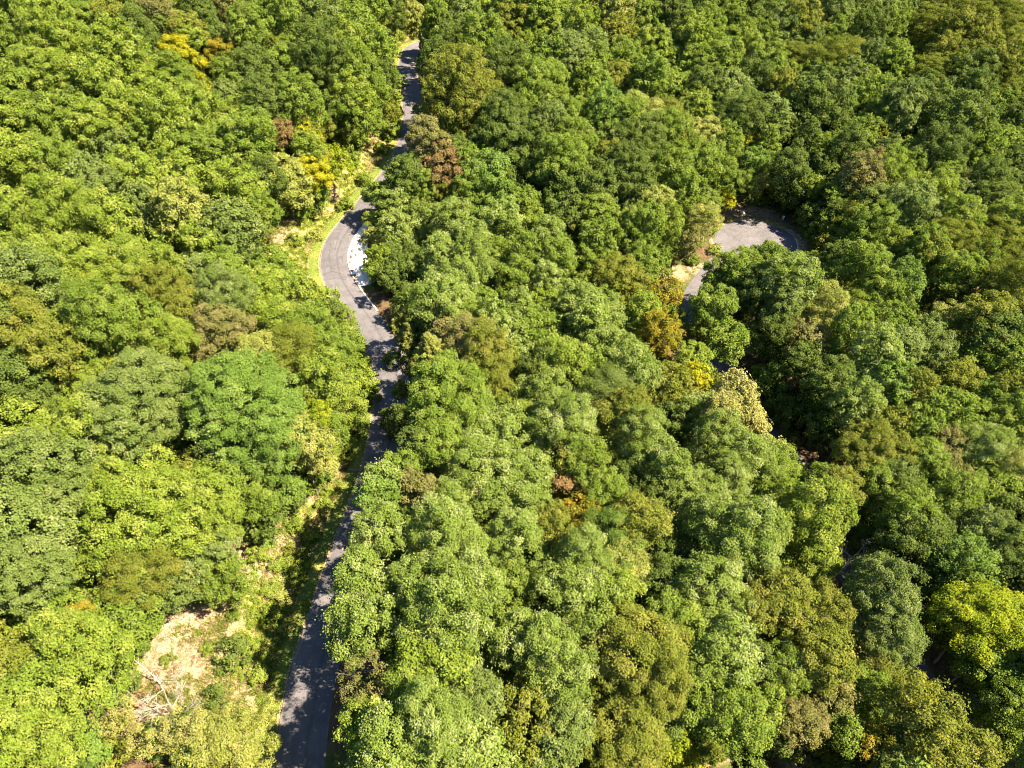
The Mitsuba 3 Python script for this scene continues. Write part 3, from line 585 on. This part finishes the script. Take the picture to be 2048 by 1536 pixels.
(1366, 1024): """120 150 210 S;360 180 230 S;720 90 230 Y;760 300 130 Y;120 480 210 S;250 650 190 S;40 700 110 Y;430 620 120 O;400 540 80 A;600 560 170 O;770 640 180 O;800 860 170 O;240 840 180 S;60 1000 150 S;430 950 150 Bd;600 940 130 G;1180 480 190 Bd;1220 730 180 Bd;
1150 930 135 Of;950 770 85 G;1080 1040 120 G;1400 1080 85 L;1760 640 220 Lg;1520 690 130 D;1780 880 150 G;1900 980 150 F;1370 250 220 D;1560 420 130 D;1780 170 170 Bd;1950 250 180 D;1690 320 140 F;1150 60 170 D;1330 60 150 G;1540 120 150 D;1950 60 140 D;
1060 110 85 O;100 1130 170 G;320 1270 170 G;480 1180 110 Y;700 1270 130 N;880 1130 110 N;1080 1320 95 K;1130 1420 110 A;1430 1260 190 O;1600 1420 190 O;1830 1230 120 F;1930 1380 160 Y;1960 1320 60 A;1300 1510 160 Bd;180 1440 75 Pp;30 1490 75 L;1980 650 90 G;
1950 1150 140 G;1960 800 110 Y;970 1330 110 G;860 1000 110 O""",
}
# open ground in the photograph, in photo pixels: nothing tall is scattered where it would hide it
OPEN = [Polygon(p).buffer(0) for p in (
 [(535, 1536), (525, 1420), (545, 1330), (575, 1230), (610, 1140), (640, 1060), (672, 985), (690, 930), (735, 860), (752, 800), (735, 720), (716, 668), (700, 625), (690, 590), (640, 560), (555, 500), (560, 460), (640, 430), (700, 395), (745, 360),
  (770, 345), (800, 300), (810, 270), (800, 200), (790, 130), (795, 95), (840, 80), (842, 130), (833, 170), (842, 210), (838, 235), (818, 255), (812, 300), (790, 330), (765, 350), (722, 390), (722, 430), (735, 455), (722, 500), (733, 560), (745, 610),
  (785, 655), (800, 700), (815, 772), (803, 895), (740, 900), (725, 960), (710, 1030), (697, 1110), (690, 1120), (650, 1150), (655, 1250), (665, 1350), (650, 1450), (625, 1536)],
 [(290, 1300), (340, 1225), (430, 1205), (500, 1215), (540, 1100), (600, 1020), (650, 980), (640, 1080), (590, 1200), (540, 1330), (520, 1430), (400, 1420), (280, 1390)],
 [(1330, 560), (1345, 520), (1425, 500), (1450, 440), (1480, 420), (1530, 420), (1585, 455), (1615, 495), (1585, 500), (1560, 490), (1500, 500), (1432, 514), (1376, 588), (1366, 605), (1360, 600), (1360, 575)],
 [(815, 14), (848, 16), (850, 40), (828, 75), (815, 80), (820, 40)],
 [(640, 320), (660, 280), (680, 300), (700, 310), (760, 270), (775, 320), (730, 370), (650, 400), (700, 340)])]
ROADONLY = Polygon([(550, 1536), (563, 1424), (580, 1344), (620, 1224), (655, 1114), (690, 1024), (736, 895), (756, 772), (738, 699), (716, 662), (690, 612), (655, 567), (640, 532), (646, 497), (660, 470), (678, 450), (718, 408), (722, 430), (729, 455), (729, 560),
                    (740, 612), (783, 662), (796, 700), (812, 772), (795, 895), (728, 950), (697, 1110), (655, 1160), (655, 1350), (640, 1536)]).buffer(0)
# ------------------------------------------------------------------ planting
NAMES = {'r': 'round', 't': 'tall', 'd': 'dense', 'f': 'fine', 'p': 'pine', 'b': 'sparse'}
OPENP = prep(unary_union(OPEN + [ROADONLY]))
OPENU = unary_union(OPEN + [ROADONLY])
def on_road(x, y, m=0.0):
    s = float(to_s(x, y))
    return (-5.0 - m * 0.5 < s < 4.2 + m and 8 < y < 262) or (abs(x - float(xr2(y))) < 2.9 + m and y < CDS[1]) or near_cds(x, y) < CDS_R + 1.2 + m
def shades(q, R, hc):
    k = hc / math.tan(SUN_EL)
    return math.hypot(q[0] - k * math.cos(SUN_AZ) - CDS[0] + 2.0, q[1] - k * math.sin(SUN_AZ) - CDS[1] + 2.0) < CDS_R * 0.85 + R * 1.15
def shades_shoulder(q, R, hc, z):
    k = max(hc + z, 0) / math.tan(SUN_EL)
    return math.hypot(q[0] - k * math.cos(SUN_AZ) - SHO[0], (q[1] - k * math.sin(SUN_AZ) - SHO[1]) * 0.6) < 2.2 + R
class Tree: pass
rng = np.random.default_rng(20)
trees = []
for (ox, oy), text in CROWNS.items():
    for item in text.replace('\n', '').split(';'):
        a = item.split()
        if len(a) < 4: continue
        t = Tree()
        t.px, t.py, t.r = ox + float(a[0]) / 3, oy + float(a[1]) / 3, float(a[2]) / 3
        code = a[3]
        t.leaf = 'K' if code == 'Lg' else code[0]
        k = code[1] if len(code) > 1 and code != 'Lg' else ''
        pt = Point(t.px, t.py)
        near = OPENU.distance(pt)
        t.r *= {0: 0.97, 512: 1.0, 1024: 0.97, 0.5: 1.0}[oy]
        low = len(a) > 4 and float(a[4]) < 1.0
        if not low and not (near < 2 and t.r < 28):             # a crown stands clear of the ground that the photograph shows open
            need = t.r * 0.98
            if near < need:
                edge = OPENU.exterior if hasattr(OPENU, 'exterior') else OPENU.boundary
                e = edge.interpolate(edge.project(pt))
                v = np.array([t.px - e.x, t.py - e.y]) * (-1 if near == 0 else 1)
                t.r = max(t.r * 0.88, min(t.r, near * 1.05))
                move = t.r * 0.98 - (near if near > 0 else -edge.distance(pt))
                v = v / (np.linalg.norm(v) + 1e-6) * max(move, 0)
                t.px, t.py = t.px + v[0], t.py + v[1]
                near = OPENU.distance(Point(t.px, t.py))
        t.kind = NAMES[k] if k else ('tall' if t.leaf == 'S' and rng.random() < 0.5 else 'dense' if t.leaf in 'B' and rng.random() < 0.5 else 'round')
        R = t.r * 100 / FPX
        jig = rng.uniform(-2.8, 3.2)
        for it in range(3):
            hc = float(np.clip(6.5 + 1.5 * R, 4, 15)) + jig
            if t.kind == 'pine': hc += 1.5
            if 690 < t.px < 860 and 390 < t.py < 570: hc = min(hc, 6.0)
            if 630 < t.px < 900 and t.py > 590: hc = max(hc, 14.5)
            if near < 30 and R < 2.0: hc = R * 1.0
            q = land(t.px, t.py, hc)
            R = t.r * project(q)[0, 2] / FPX
        if len(a) > 4:
            hc = float(a[4]); q = land(t.px, t.py, hc); R = t.r * project(q)[0, 2] / FPX
        while hc > R * 0.8 and on_road(q[0], q[1]):
            hc -= 0.7
            q = land(t.px, t.py, hc)
        while 690 < t.px < 900 and hc > R * 0.75 and shades_shoulder(q, R, hc, q[2] - hc):
            hc -= 0.5
            q = land(t.px, t.py, hc)
        for low_ in (4.5, 2.5):
            if shades(q, R, hc) and hc > low_ and t.px > 1500:
                hc = low_
                q = land(t.px, t.py, hc)
        base = project([q[0], q[1], zfast(q[0], q[1])])[0]
        while hc > max(R * 1.05, 3.0) and t.px < 760 and OPENP.contains(Point(base[0], base[1])):
            hc -= 0.7
            q = land(t.px, t.py, hc)
            base = project([q[0], q[1], zfast(q[0], q[1])])[0]
        t.R = t.r * project(q)[0, 2] / FPX
        t.c, t.hc, t.dep = q, hc, project(q)[0, 2]
        t.z0 = float(zfast(q[0], q[1]))
        t.bush = t.R < 2.3 and hc < 3.2
        trees.append(t)
def crown_entry(t, rng):
    lod = 0 if t.dep < 100 else 1 if t.dep < 165 else 2
    size = min(SIZES, key=lambda s: abs(math.log(s / t.R)))
    nv = (4 if lod else 3) if t.kind in ('round', 'tall') and size < 4 else 2
    return crown_ply(t.kind, size, lod, int(rng.integers(0, nv))), size, (t.kind, size, lod)
def place(t, rng, size):
    k = t.R / size
    kz, kx, ky = k * rng.uniform(1.0, 1.5), k * rng.uniform(0.9, 1.12), k * rng.uniform(0.9, 1.12)
    if t.kind in ('tall', 'pine') or t.R < 1.5: kz = k * rng.uniform(0.9, 1.1)
    tilt = rng.normal(0, 4, 2)
    return T().translate([float(t.c[0]), float(t.c[1]), float(t.c[2])]).rotate([1, 0, 0], float(tilt[0])).rotate([0, 1, 0], float(tilt[1])).rotate([0, 0, 1], float(rng.uniform(0, 360))).scale([kx, ky, kz])
def trunk_place(t, rng):
    h = t.c[2] - t.z0 + 0.4
    return T().translate([float(t.c[0]), float(t.c[1]), float(t.z0 - 0.4)]).rotate([0, 0, 1], float(rng.uniform(0, 360))).scale([float(t.R), float(t.R), float(max(h, 0.6))])
trees.sort(key=lambda t: -t.r)
singles, rest, n_broad = [], [], 0
for t in trees:
    t.sort = 'pine_tree' if t.kind == 'pine' else 'bush' if t.bush else 'broadleaf_tree'
    if t.sort == 'broadleaf_tree':
        n_broad += 1
        if n_broad > 300:
            rest.append(t); continue
    singles.append(t)
rng = np.random.default_rng(31)
for t in singles:
    t.key = numbered(t.sort)
    p, size, _ = crown_entry(t, rng)
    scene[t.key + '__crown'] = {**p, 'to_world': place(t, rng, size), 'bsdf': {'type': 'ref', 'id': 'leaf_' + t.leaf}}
    if not t.bush:
        scene[t.key + '__trunk'] = {**(POLES[0] if t.kind == 'pine' else TRUNKS[int(rng.integers(0, 5))]), 'to_world': trunk_place(t, rng)}
    tag(t.key, 'tree', 'tree')
# trees past the three hundred, and the lower storey between the crowns
groups = {}
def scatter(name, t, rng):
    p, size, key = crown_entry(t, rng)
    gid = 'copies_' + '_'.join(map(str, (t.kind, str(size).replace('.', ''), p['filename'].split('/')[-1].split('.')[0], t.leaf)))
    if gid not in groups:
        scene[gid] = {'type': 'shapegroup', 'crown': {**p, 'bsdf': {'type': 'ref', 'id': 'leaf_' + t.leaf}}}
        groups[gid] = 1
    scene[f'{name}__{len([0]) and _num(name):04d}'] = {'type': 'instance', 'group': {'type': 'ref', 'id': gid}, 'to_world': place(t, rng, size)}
_nums = {}
def _num(n):
    _nums[n] = _nums.get(n, 0) + 1
    return _nums[n]
for t in rest: scatter('distant_forest', t, rng)
tag('distant_forest', 'smaller crowns of the mixed forest canopy filling in between the larger trees', 'forest', kind='stuff')
rng = np.random.default_rng(77)
cpx = np.array([(t.px, t.py) for t in trees]); crr = np.array([t.r for t in trees])
tr3 = cKDTree(np.array([t.c[:2] for t in trees]))
cdep = np.array([t.dep for t in trees])
ctree = cKDTree(cpx)
def hidden(pr, rp):
    for i in ctree.query_ball_point(pr[:2], 110):
        if cdep[i] < pr[2] - 1.0 and np.hypot(*(cpx[i] - pr[:2])) + 0.55 * rp < crr[i] * 0.8: return True
    return False
def fill(step, y0, y1, R0, R1, h0, h1, name, palette, margin, canopy, dens=1.0, buf=1.2):
    for yv in np.arange(y0, y1, step):
        half = (abs(yv) * 0.75 + 45) * 1.02 + margin
        for xv in np.arange(-half, half, step):
            x, y = xv + rng.uniform(-.5, .5) * step, yv + rng.uniform(-.5, .5) * step
            R, h = rng.uniform(R0, R1), rng.uniform(h0, h1)
            leaf, kind = palette[rng.integers(0, len(palette))]
            u = rng.random()
            if u > dens or on_road(x, y, 1.0 + R * 0.4) or (abs(x - float(xr2(y))) < 8 and y < CDS[1]): continue
            if shades((x, y), R, h) or shades_shoulder((x, y), R, h, float(zfast(x, y))): continue
            z0 = float(zfast(x, y))
            pr = project([x, y, z0 + h])[0]
            inside = pr[2] > 5 and -60 < pr[0] < 2108 and -60 < pr[1] < 1596
            if canopy == 1 and inside: continue
            rp = R * FPX / max(pr[2], 5)
            if inside and OPENU.distance(Point(pr[0], pr[1])) < rp * buf: continue
            if inside and pr[0] < 1300:
                b = project([x, y, z0])[0]
                if OPENU.distance(Point(b[0], b[1])) < 4: continue
            if not inside and not canopy: continue
            if inside and hidden(pr, rp): continue
            t = Tree()
            t.R, t.c, t.kind, t.leaf, t.dep = R, np.array([x, y, z0 + h]), kind, leaf, max(pr[2], 101 if inside else 170)
            if not inside and pr[2] < 150 and not -500 < pr[0] < 2500: continue
            scatter(name, t, rng)
fill(8.0, 2, 310, 3.6, 5.2, 11, 15, 'distant_forest', [('G', 'round'), ('D', 'round'), ('O', 'round'), ('B', 'dense'), ('G', 'tall')], 12, True)
fill(5.2, 14, 285, 1.8, 2.8, 2.8, 5.5, 'lower_storey', [('G', 'round'), ('D', 'round'), ('D', 'round'), ('O', 'round')], 0, False)  # dark green doubled: shade of the gaps between crowns put into leaf colour
fill(6.0, 120, 290, 1.7, 2.8, 8.0, 13.5, 'distant_forest', [('G', 'round'), ('D', 'round'), ('G', 'tall'), ('O', 'round'), ('Y', 'round'), ('B', 'round'), ('D', 'tall')], 0, False)
tag('lower_storey', 'young trees and saplings in the gaps under the forest canopy', 'undergrowth', kind='stuff')
fill(3.6, 14, 285, 0.9, 1.5, 0.6, 1.1, 'undergrowth', [('G', 'round'), ('D', 'round'), ('F', 'round'), ('Y', 'round')], 0, False)
tag('undergrowth', 'low leafy undergrowth on the forest floor', 'undergrowth', kind='stuff')
# ------------------------------------------------------------------ dead trees, logs, rocks, weeds
def dead_tree(base_px, height, spread, label, lean=(0, 0), seed=1, mat='deadwood', depth=3, r0=0.10, name='dead_tree'):
    rng = np.random.default_rng(seed)
    key = numbered(name)
    b = land(*base_px)
    b[2] = zfast(b[0], b[1]) - 0.2
    n = 9
    t = np.linspace(0, 1, n)
    lean3 = np.array([lean[0], lean[1], 0]) * height
    q = b + np.stack([lean3[0] * t ** 1.5 + 0.12 * np.sin(t * 5 + seed), lean3[1] * t ** 1.5 + 0.12 * np.cos(t * 4 + seed), height * t], 1)
    put(key + '__trunk', tube(q, r0 * (1.15 - 0.9 * t), 8), mat, smooth=True)
    for k in range(9):
        u = 0.22 + 0.76 * k / 8
        p = np.array([np.interp(u, t, q[:, i]) for i in range(3)])
        a = k * 2.4 + rng.random()
        d = unit(np.array([math.cos(a), math.sin(a), 0.55 + rng.random() * 0.5]))
        out = []
        branch(rng, p, d, spread * (1.1 - 0.55 * u) * rng.uniform(0.75, 1.1) * 0.62, r0 * (0.62 - 0.35 * u), depth, out, 0.013)
        put(numbered(key + '__branch'), merge(out), mat, smooth=True)
    tag(key, label, 'dead tree')
dead_tree((163, 1200), 8.5, 4.2, 'grey leafless tree left of the brown-tinged trees, far left above the straw clearing', (-0.12, 0.05), 5, r0=0.15)
dead_tree((372, 1452), 8.5, 5.0, 'bleached leafless tree spreading white branches over the foot of the straw clearing', (0.02, 0.10), 8, r0=0.13)
dead_tree((225, 1475), 5.5, 4.0, 'pale half-bare tree among leafy shrubs left of the bleached tree at the clearing foot', (-0.05, 0.08), 12, r0=0.11)
dead_tree((992, 352), 9.5, 4.6, 'silver-grey bare tree just right of the red-leaved tree', (0.10, 0.05), 14, r0=0.17)
dead_tree((1392, 398), 12, 5.0, 'grey leaning bare tree standing left of and above the turning circle', (0.16, 0.1), 17, r0=0.18)
dead_tree((1652, 1172), 9, 5.0, 'ash-grey bare tree fanning twigs over the dark hollow', (0.22, 0.05), 21, r0=0.14)
dead_tree((1850, 1225), 7, 3.5, 'small dark bare tree between the dense blue-green tree and the golden tree', (0.05, 0.0), 23, r0=0.10)
dead_tree((1815, 1330), 6.5, 2.2, 'forked white snag poking out right of the dense blue-green tree', (0.12, 0.05), 27, depth=1, r0=0.09)
dead_tree((738, 1395), 9.0, 4.4, 'brown twiggy half-bare tree leaning over the lower lane edge', (0.0, 0.05), 29, mat='bark', r0=0.12)
dead_tree((815, 775), 6.0, 3.0, 'thin grey bare sapling overhanging the shaded middle of the upper lane', (-0.12, 0.0), 33, depth=2, r0=0.07)
dead_tree((325, 1376), 4.6, 1.6, 'leaning grey snag at the left edge of the straw clearing', (-0.45, 0.35), 37, depth=1, r0=0.09)
dead_tree((1850, 1170), 5.0, 2.5, 'small grey bare top right of the ash-grey bare tree over the hollow', (0.1, 0.0), 41, depth=2, r0=0.08)

def log(a, b, r, label, seed, lift=0.12):
    rng = np.random.default_rng(seed)
    key = numbered('fallen_log')
    p, q = land(*a, lift), land(*b, lift)
    t = np.linspace(0, 1, 9)
    pts = p + (q - p) * t[:, None]
    pts[:, 2] = zfast(pts[:, 0], pts[:, 1]) + r * 0.8 + lift
    pts += rng.normal(0, 0.03, pts.shape)
    put(key + '__stem', tube(pts, r * (1.0 - 0.55 * t), 8), 'deadwood', smooth=True)
    for k in range(4):
        i = 2 + k
        d = unit(np.array([rng.normal(), rng.normal(), 0.5]))
        s = np.linspace(0, 1, 4)[:, None]
        put(numbered(key + '__branch'), tube(pts[i] + d * s * rng.uniform(0.4, 0.8), r * 0.4 * (1.1 - s[:, 0] * 0.8), 5), 'deadwood', smooth=True)
    tag(key, label, 'log')
log((699, 940), (719, 941), 0.11, 'pale fallen stick lying across the verge beside the shaded lane', 2, 0.05)
log((489, 1442), (528, 1443), 0.05, 'thin whitish pole lying across the verge near the foot of the clearing', 3, 0.12)
log((492, 979), (522, 968), 0.10, 'grey fallen branch under the bright green oak at the bare bank', 4, 0.1)
log((1408, 381), (1446, 376), 0.16, 'grey fallen trunk above the turning circle, left of the clearing there', 6, 0.5)

def rock(px, size, mat, label, seed, group=None, cat='rock', flat=0.8, base='road'):
    rng = np.random.default_rng(seed)
    m = trimesh.creation.icosphere(3)
    v = np.array(m.vertices)
    v *= (0.72 + 0.56 * meshkit.fbm(v * 1.6 + seed * 7.3, 3, seed))[:, None]
    for _ in range(5):
        d = unit(rng.normal(size=3)); c = rng.uniform(0.55, 0.8)
        over = np.maximum(v @ d - c, 0)
        v -= over[:, None] * d * 0.9
    v *= np.array([1, rng.uniform(0.8, 1.1), flat]) * size
    q = at(px[0] + 3.0, px[1] + 2, 0.0) if base == 'road' else land(*px)
    z = float(terrain(xr(q[1]), q[1])) + 0.06 if base == 'road' else q[2]
    v += [q[0], q[1], z + size * flat * 0.45]
    key = numbered('rock')
    put(key, (v, m.faces), mat, smooth=40, label=label, category=cat, group=group)
for k, (px, s, where) in enumerate([((738, 466), 0.30, 'at the top end of the row'), ((716, 481), 0.30, 'second from the top of the row'), ((712, 489), 0.20, 'third from the top of the row'), ((701.5, 501), 0.34, 'fourth from the top, brightest red'), ((699.5, 513.5), 0.36, 'fifth from the top, widest'),
                                    ((698, 524.5), 0.26, 'sixth from the top of the row'), ((699.5, 534), 0.16, 'smallest, a pebble-sized one below the middle'), ((701, 541), 0.27, 'third from the bottom, dark and pointed'), ((706, 550.5), 0.34, 'second from the bottom of the row'), ((710, 559), 0.36, 'at the bottom end of the row')]):
    rock(px, s, 'red_rock', f'reddish brown rock on the white shoulder, {where}', 3 + k, 'rocks set along the white shoulder', flat=0.95)
rock((709.5, 508.5), 0.36, 'dark_paint', 'dark boulder on the white shoulder, set back from the row of reddish rocks', 44, flat=1.0)
rock((1484, 427), 0.62, 'pale_rock', 'pale boulder on the straw rim at the top left of the turning circle', 51, base='land')
rock((785, 201), 0.9, 'pale_rock', 'grey boulder at the foot of the clay bank beside the upper lane', 53, base='land')
for k, (px, s, w) in enumerate([((1497, 383), 0.7, 'largest'), ((1502, 385), 0.5, 'middle-sized'), ((1493, 386), 0.45, 'smallest')]):
    rock(px, s, 'pale_rock', f'bluish white stone in the weedy gap above the turning circle, {w} of three', 60 + k, 'pale stones above the turning circle', base='land')
# small white utility pedestal in the shade by the turning circle
q = land(1566, 438)
key = 'utility_pedestal'
body = trimesh.creation.extrude_polygon(Polygon([(-.16, -.13), (.16, -.13), (.16, .13), (-.16, .13)]).buffer(0.03), 0.75); body.apply_translation([q[0], q[1], q[2] - 0.05])
cap = trimesh.creation.extrude_polygon(Polygon([(-.16, -.13), (.16, -.13), (.16, .13), (-.16, .13)]).buffer(0.06), 0.09); cap.apply_translation([q[0], q[1], q[2] + 0.702])
put(key + '__body', body, 'white_paint'); put(key + '__cap', cap, 'white_paint')
tag(key, 'small white post box in the shade at the right rim of the turning circle', 'pedestal')
# low railing at the outer edge of the paved shoulder
ra, rb = at(719.5, 537)[:2], at(728.5, 553)[:2]
zr = float(terrain(xr(ra[1]), ra[1])) + 0.06
key = 'low_railing'
for h in (0.28, 0.5):
    put(numbered(key + '__rail'), tube(np.array([[*(ra + (rb - ra) * t), zr + h] for t in (0, .25, .5, .75, 1)]), np.full(5, 0.022), 8), 'dark_paint', smooth=True)
for t in (0.01, 0.34, 0.66, 0.99):
    p = ra + (rb - ra) * t
    put(numbered(key + '__post'), tube(np.array([[*p, zr - 0.05], [*p, zr + 0.25], [*p, zr + 0.54]]), np.full(3, 0.03), 8), 'dark_paint', smooth=True)
tag(key, 'thin dark railing on the outer edge of the white shoulder', 'railing')

# ---- weeds and dry grass on the open banks
rng = np.random.default_rng(101)
scene['dry_blade'] = {'type': 'principledthin', 'base_color': mikit.proc(lambda p, n, uv: MX(C(0.20, 0.155, 0.085), C(0.40, 0.33, 0.20), uv.x)), 'roughness': 0.6, 'spec_trans': 0.0, 'diff_trans': 0.7}
scene['green_blade'] = {'type': 'principledthin', 'base_color': mikit.proc(lambda p, n, uv: MX(C(0.10, 0.16, 0.02), C(0.22, 0.27, 0.05), uv.x)), 'roughness': 0.5, 'spec_trans': 0.0, 'diff_trans': 0.8}
scene['lawn_blade'] = {'type': 'principledthin', 'base_color': mikit.proc(lambda p, n, uv: MX(C(0.11, 0.165, 0.03), C(0.19, 0.235, 0.055), uv.x)), 'roughness': 0.5, 'spec_trans': 0.0, 'diff_trans': 0.8}
def blades(P, h, w, per, spread, rng):
    n = len(P) * per
    p = np.repeat(P, per, 0) + np.c_[rng.normal(0, spread, (n, 2)), np.zeros(n)]
    hh = np.repeat(h, per) * rng.uniform(0.6, 1.25, n)
    a = rng.random(n) * 2 * np.pi
    b = np.stack([np.cos(a), np.sin(a), 0 * a], 1) * (w * rng.uniform(0.7, 1.4, n))[:, None] / 2
    tip = p + np.c_[rng.normal(0, 0.42, (n, 2)) * hh[:, None], hh]
    mid = p + (tip - p) * 0.55 + np.c_[np.zeros((n, 2)), 0.08 * hh]
    v = np.stack([p - b, p + b, mid + b * 0.8, mid - b * 0.8, tip], 1).reshape(-1, 3)
    i = np.arange(n)[:, None] * 5
    f = np.vstack([i + [0, 1, 2], i + [0, 2, 3], i + [3, 2, 4]])
    u = np.repeat(np.stack([rng.random(n), rng.random(n)], 1), 5, 0)
    return v, f, u
SOILA = np.array(SOIL)
def open_points(n, s0, s1, y0, y1, pad=40):
    s, y = rng.uniform(s0, s1, n), rng.uniform(y0 ** 0.5, y1 ** 0.5, n) ** 2
    x = xr(y) + s * wid(y)
    P = np.stack([x, y, zfast(x, y)], 1)
    pr = project(P)
    grow = OPENU.buffer(pad)
    import shapely
    ok = shapely.contains_xy(grow, pr[:, 0], pr[:, 1])
    return P[ok], s[ok]
P, s = open_points(42000, -19, -4.9, 14, 262)
dsoil = (np.hypot(P[:, None, 0] - SOILA[None, :, 0], P[:, None, 1] - SOILA[None, :, 1]) / SOILA[None, :, 2]).min(1)
patch = meshkit.fbm(P * [0.32, 0.32, 0] + 3.3, 3, 5)
u = rng.random(len(P))
dry = (dsoil < 1.0) & (u < 0.42) | (dsoil >= 1.0) & (patch > 0.49) & (u < 0.62)
green = (dsoil >= 0.95) & (u < 0.55) & ~dry | (dsoil < 0.95) & (patch > 0.50) & (u > 0.60)
leafy = ~dry & ~green & (((dsoil >= 0.9) & (u > 0.89)) | (patch > 0.55) & (u > 0.9))
for nm, sel, mat, h, per, lab in (('dry_grass', dry, 'dry_blade', 0.42, 9, 'straw-coloured dry grass tufts on the cut bank'), ('weeds', green, 'green_blade', 0.55, 11, 'yellow-green tall weeds and grass along the bank')):
    Q = P[sel]
    v, f, uu = blades(Q - [0, 0, 0.03], h * rng.uniform(0.5, 1.3, len(Q)) * (0.6 + 0.8 * patch[sel]), 0.055 if nm == 'weeds' else 0.045, per, 0.16, rng)
    put(nm, (v, f), mat, uv=uu, label=lab, category='grass', kind='stuff')
Q = P[leafy]
k = 46
idx = np.repeat(np.arange(len(Q)), k)
rad = rng.uniform(0.25, 0.75, len(Q))
d = unit(rng.normal(size=(len(idx), 3)) + [0, 0, 0.6]); d[:, 2] = np.abs(d[:, 2])
pos = Q[idx] + d * (rad[idx] * rng.uniform(0.4, 1, len(idx)))[:, None] * [1.1, 1.1, 0.9]
v, f, uu = leaves(rng, pos, d + rng.normal(0, 0.5, d.shape) + [0, 0, 0.4], 0.21, 0.13, rng.random(len(Q))[idx], single=True)
put('leafy_weeds', (v, f), 'leaf_Y', uv=uu, label='low leafy yellow-green weeds scattered over the bank', category='weeds', kind='stuff')
# short lawn blades on the mown strip
s, y = rng.uniform(-5.15, -2.74, 60000), rng.uniform(14 ** 0.5, 262 ** 0.5, 60000) ** 2
x = xr(y) + s * wid(y)
Q = np.stack([x, y, terrain(x, y) + 0.02], 1)
v, f, uu = blades(Q, np.full(len(Q), 0.09), 0.05, 2, 0.1, rng)
put('lawn_grass', (v, f), 'lawn_blade', uv=uu, label='short mown grass blades on the strip beside the lane', category='grass', kind='stuff')
# tufts round the turning circle and along the lower lane
a, r = rng.uniform(0, 2 * np.pi, 5000), CDS_R + rng.uniform(0.3, 3.2, 5000)
Q = np.stack([CDS[0] + r * np.cos(a), CDS[1] + r * np.sin(a), 0 * a], 1); Q[:, 2] = zfast(Q[:, 0], Q[:, 1])
v, f, uu = blades(Q, rng.uniform(0.1, 0.35, len(Q)), 0.06, 5, 0.15, rng)
put('rim_grass', (v, f), 'dry_blade', uv=uu, label='yellowed grass tufts round the rim of the turning circle', category='grass', kind='stuff')
# ------------------------------------------------------------------ labels: the look of each crown and its place beside something one can find
LOOK = {'Y': 'yellow-green', 'G': 'mid-green', 'F': 'fresh green', 'D': 'dark green', 'B': 'grey-green', 'S': 'pale-tipped green', 'O': 'olive-brown', 'L': 'bright yellow', 'K': 'golden green', 'A': 'orange-tinged',
        'R': 'rust-red', 'N': 'brownish', 'T': 'cream-coloured', 'P': 'olive', 'W': 'light green'}
FORM = {'round': 'domed', 'tall': 'steep-crowned', 'dense': 'dense round', 'fine': 'feathery', 'pine': 'tufted', 'sparse': 'thin-leaved'}
MARKS = [((712, 515), 'the white shoulder'), ((1512, 470), 'the turning circle'), ((400, 1290), 'the straw clearing'), ((886, 346), 'the rust-red tree'), ((1480, 830), 'the cream-coloured tree'), ((476, 815), 'the big fresh green oak'), ((825, 110), "the lane's top end"),
         ((1950, 1240), 'the big golden tree'), ((1668, 1140), 'the ash-grey bare tree'), ((150, 1165), 'the grey leafless tree'), ((1120, 970), 'the red-topped sapling'), ((590, 1490), "the lane's lowest stretch"), ((770, 790), "the lane's shaded middle"), ((365, 125), 'the yellow tree uphill'),
         ((1760, 1500), 'the orange tree'), ((1720, 120), 'the feathery olive stand'), ((1550, 880), 'the dark hollow')]
ORD = ['nearest', 'second nearest', 'third nearest', 'fourth nearest', 'fifth nearest', 'sixth nearest', 'seventh nearest', 'eighth nearest', 'ninth nearest', 'tenth nearest', 'eleventh nearest', 'twelfth nearest']
bins = {}
for t in singles:
    d = [math.hypot(t.px - m[0][0], (t.py - m[0][1])) for m in MARKS]
    k = int(np.argmin(d))
    if d[k] < t.r * 0.45 and t.leaf in 'RTKA':
        t.own = True
    dx, dy = t.px - MARKS[k][0][0], t.py - MARKS[k][0][1]
    side = ('right of' if dx > 0 else 'left of') if abs(dx) > abs(dy) else ('below' if dy > 0 else 'above')
    noun = 'bush' if t.bush else 'conifer' if t.kind == 'pine' else 'tree'
    bins.setdefault((LOOK[t.leaf], FORM[t.kind], noun, side, MARKS[k][1]), []).append((d[k], t))
for (look, form, noun, side, mark), lst in bins.items():
    lst.sort(key=lambda a: a[0])
    for i, (_, t) in enumerate(lst):
        if len(lst) == 1: text = f'{look} {form} {noun} standing alone of its kind {side} {mark}'
        else: text = f'{look} {form} {noun}, {ORD[min(i, 11)]} of its kind {side} {mark}'
        tag(t.key, text, 'bush' if t.bush else 'tree')
BEST = {(886, 346): 'broad rust-red and orange tree beside the upper lane', (476, 815): 'very large fresh green oak-like tree with many rounded clumps above the bare bank', (1953, 1237): 'big golden-green tree right of the dense blue-green tree',
        (365, 127): 'bright yellow tree on the upper left slope', (1743, 1497): 'orange-tinged tree at the bottom edge, right of the hollow'}
for (px, py), text in BEST.items():
    t = min((t for t in singles), key=lambda t: math.hypot(t.px - px, t.py - py))
    tag(t.key, text, 'tree')
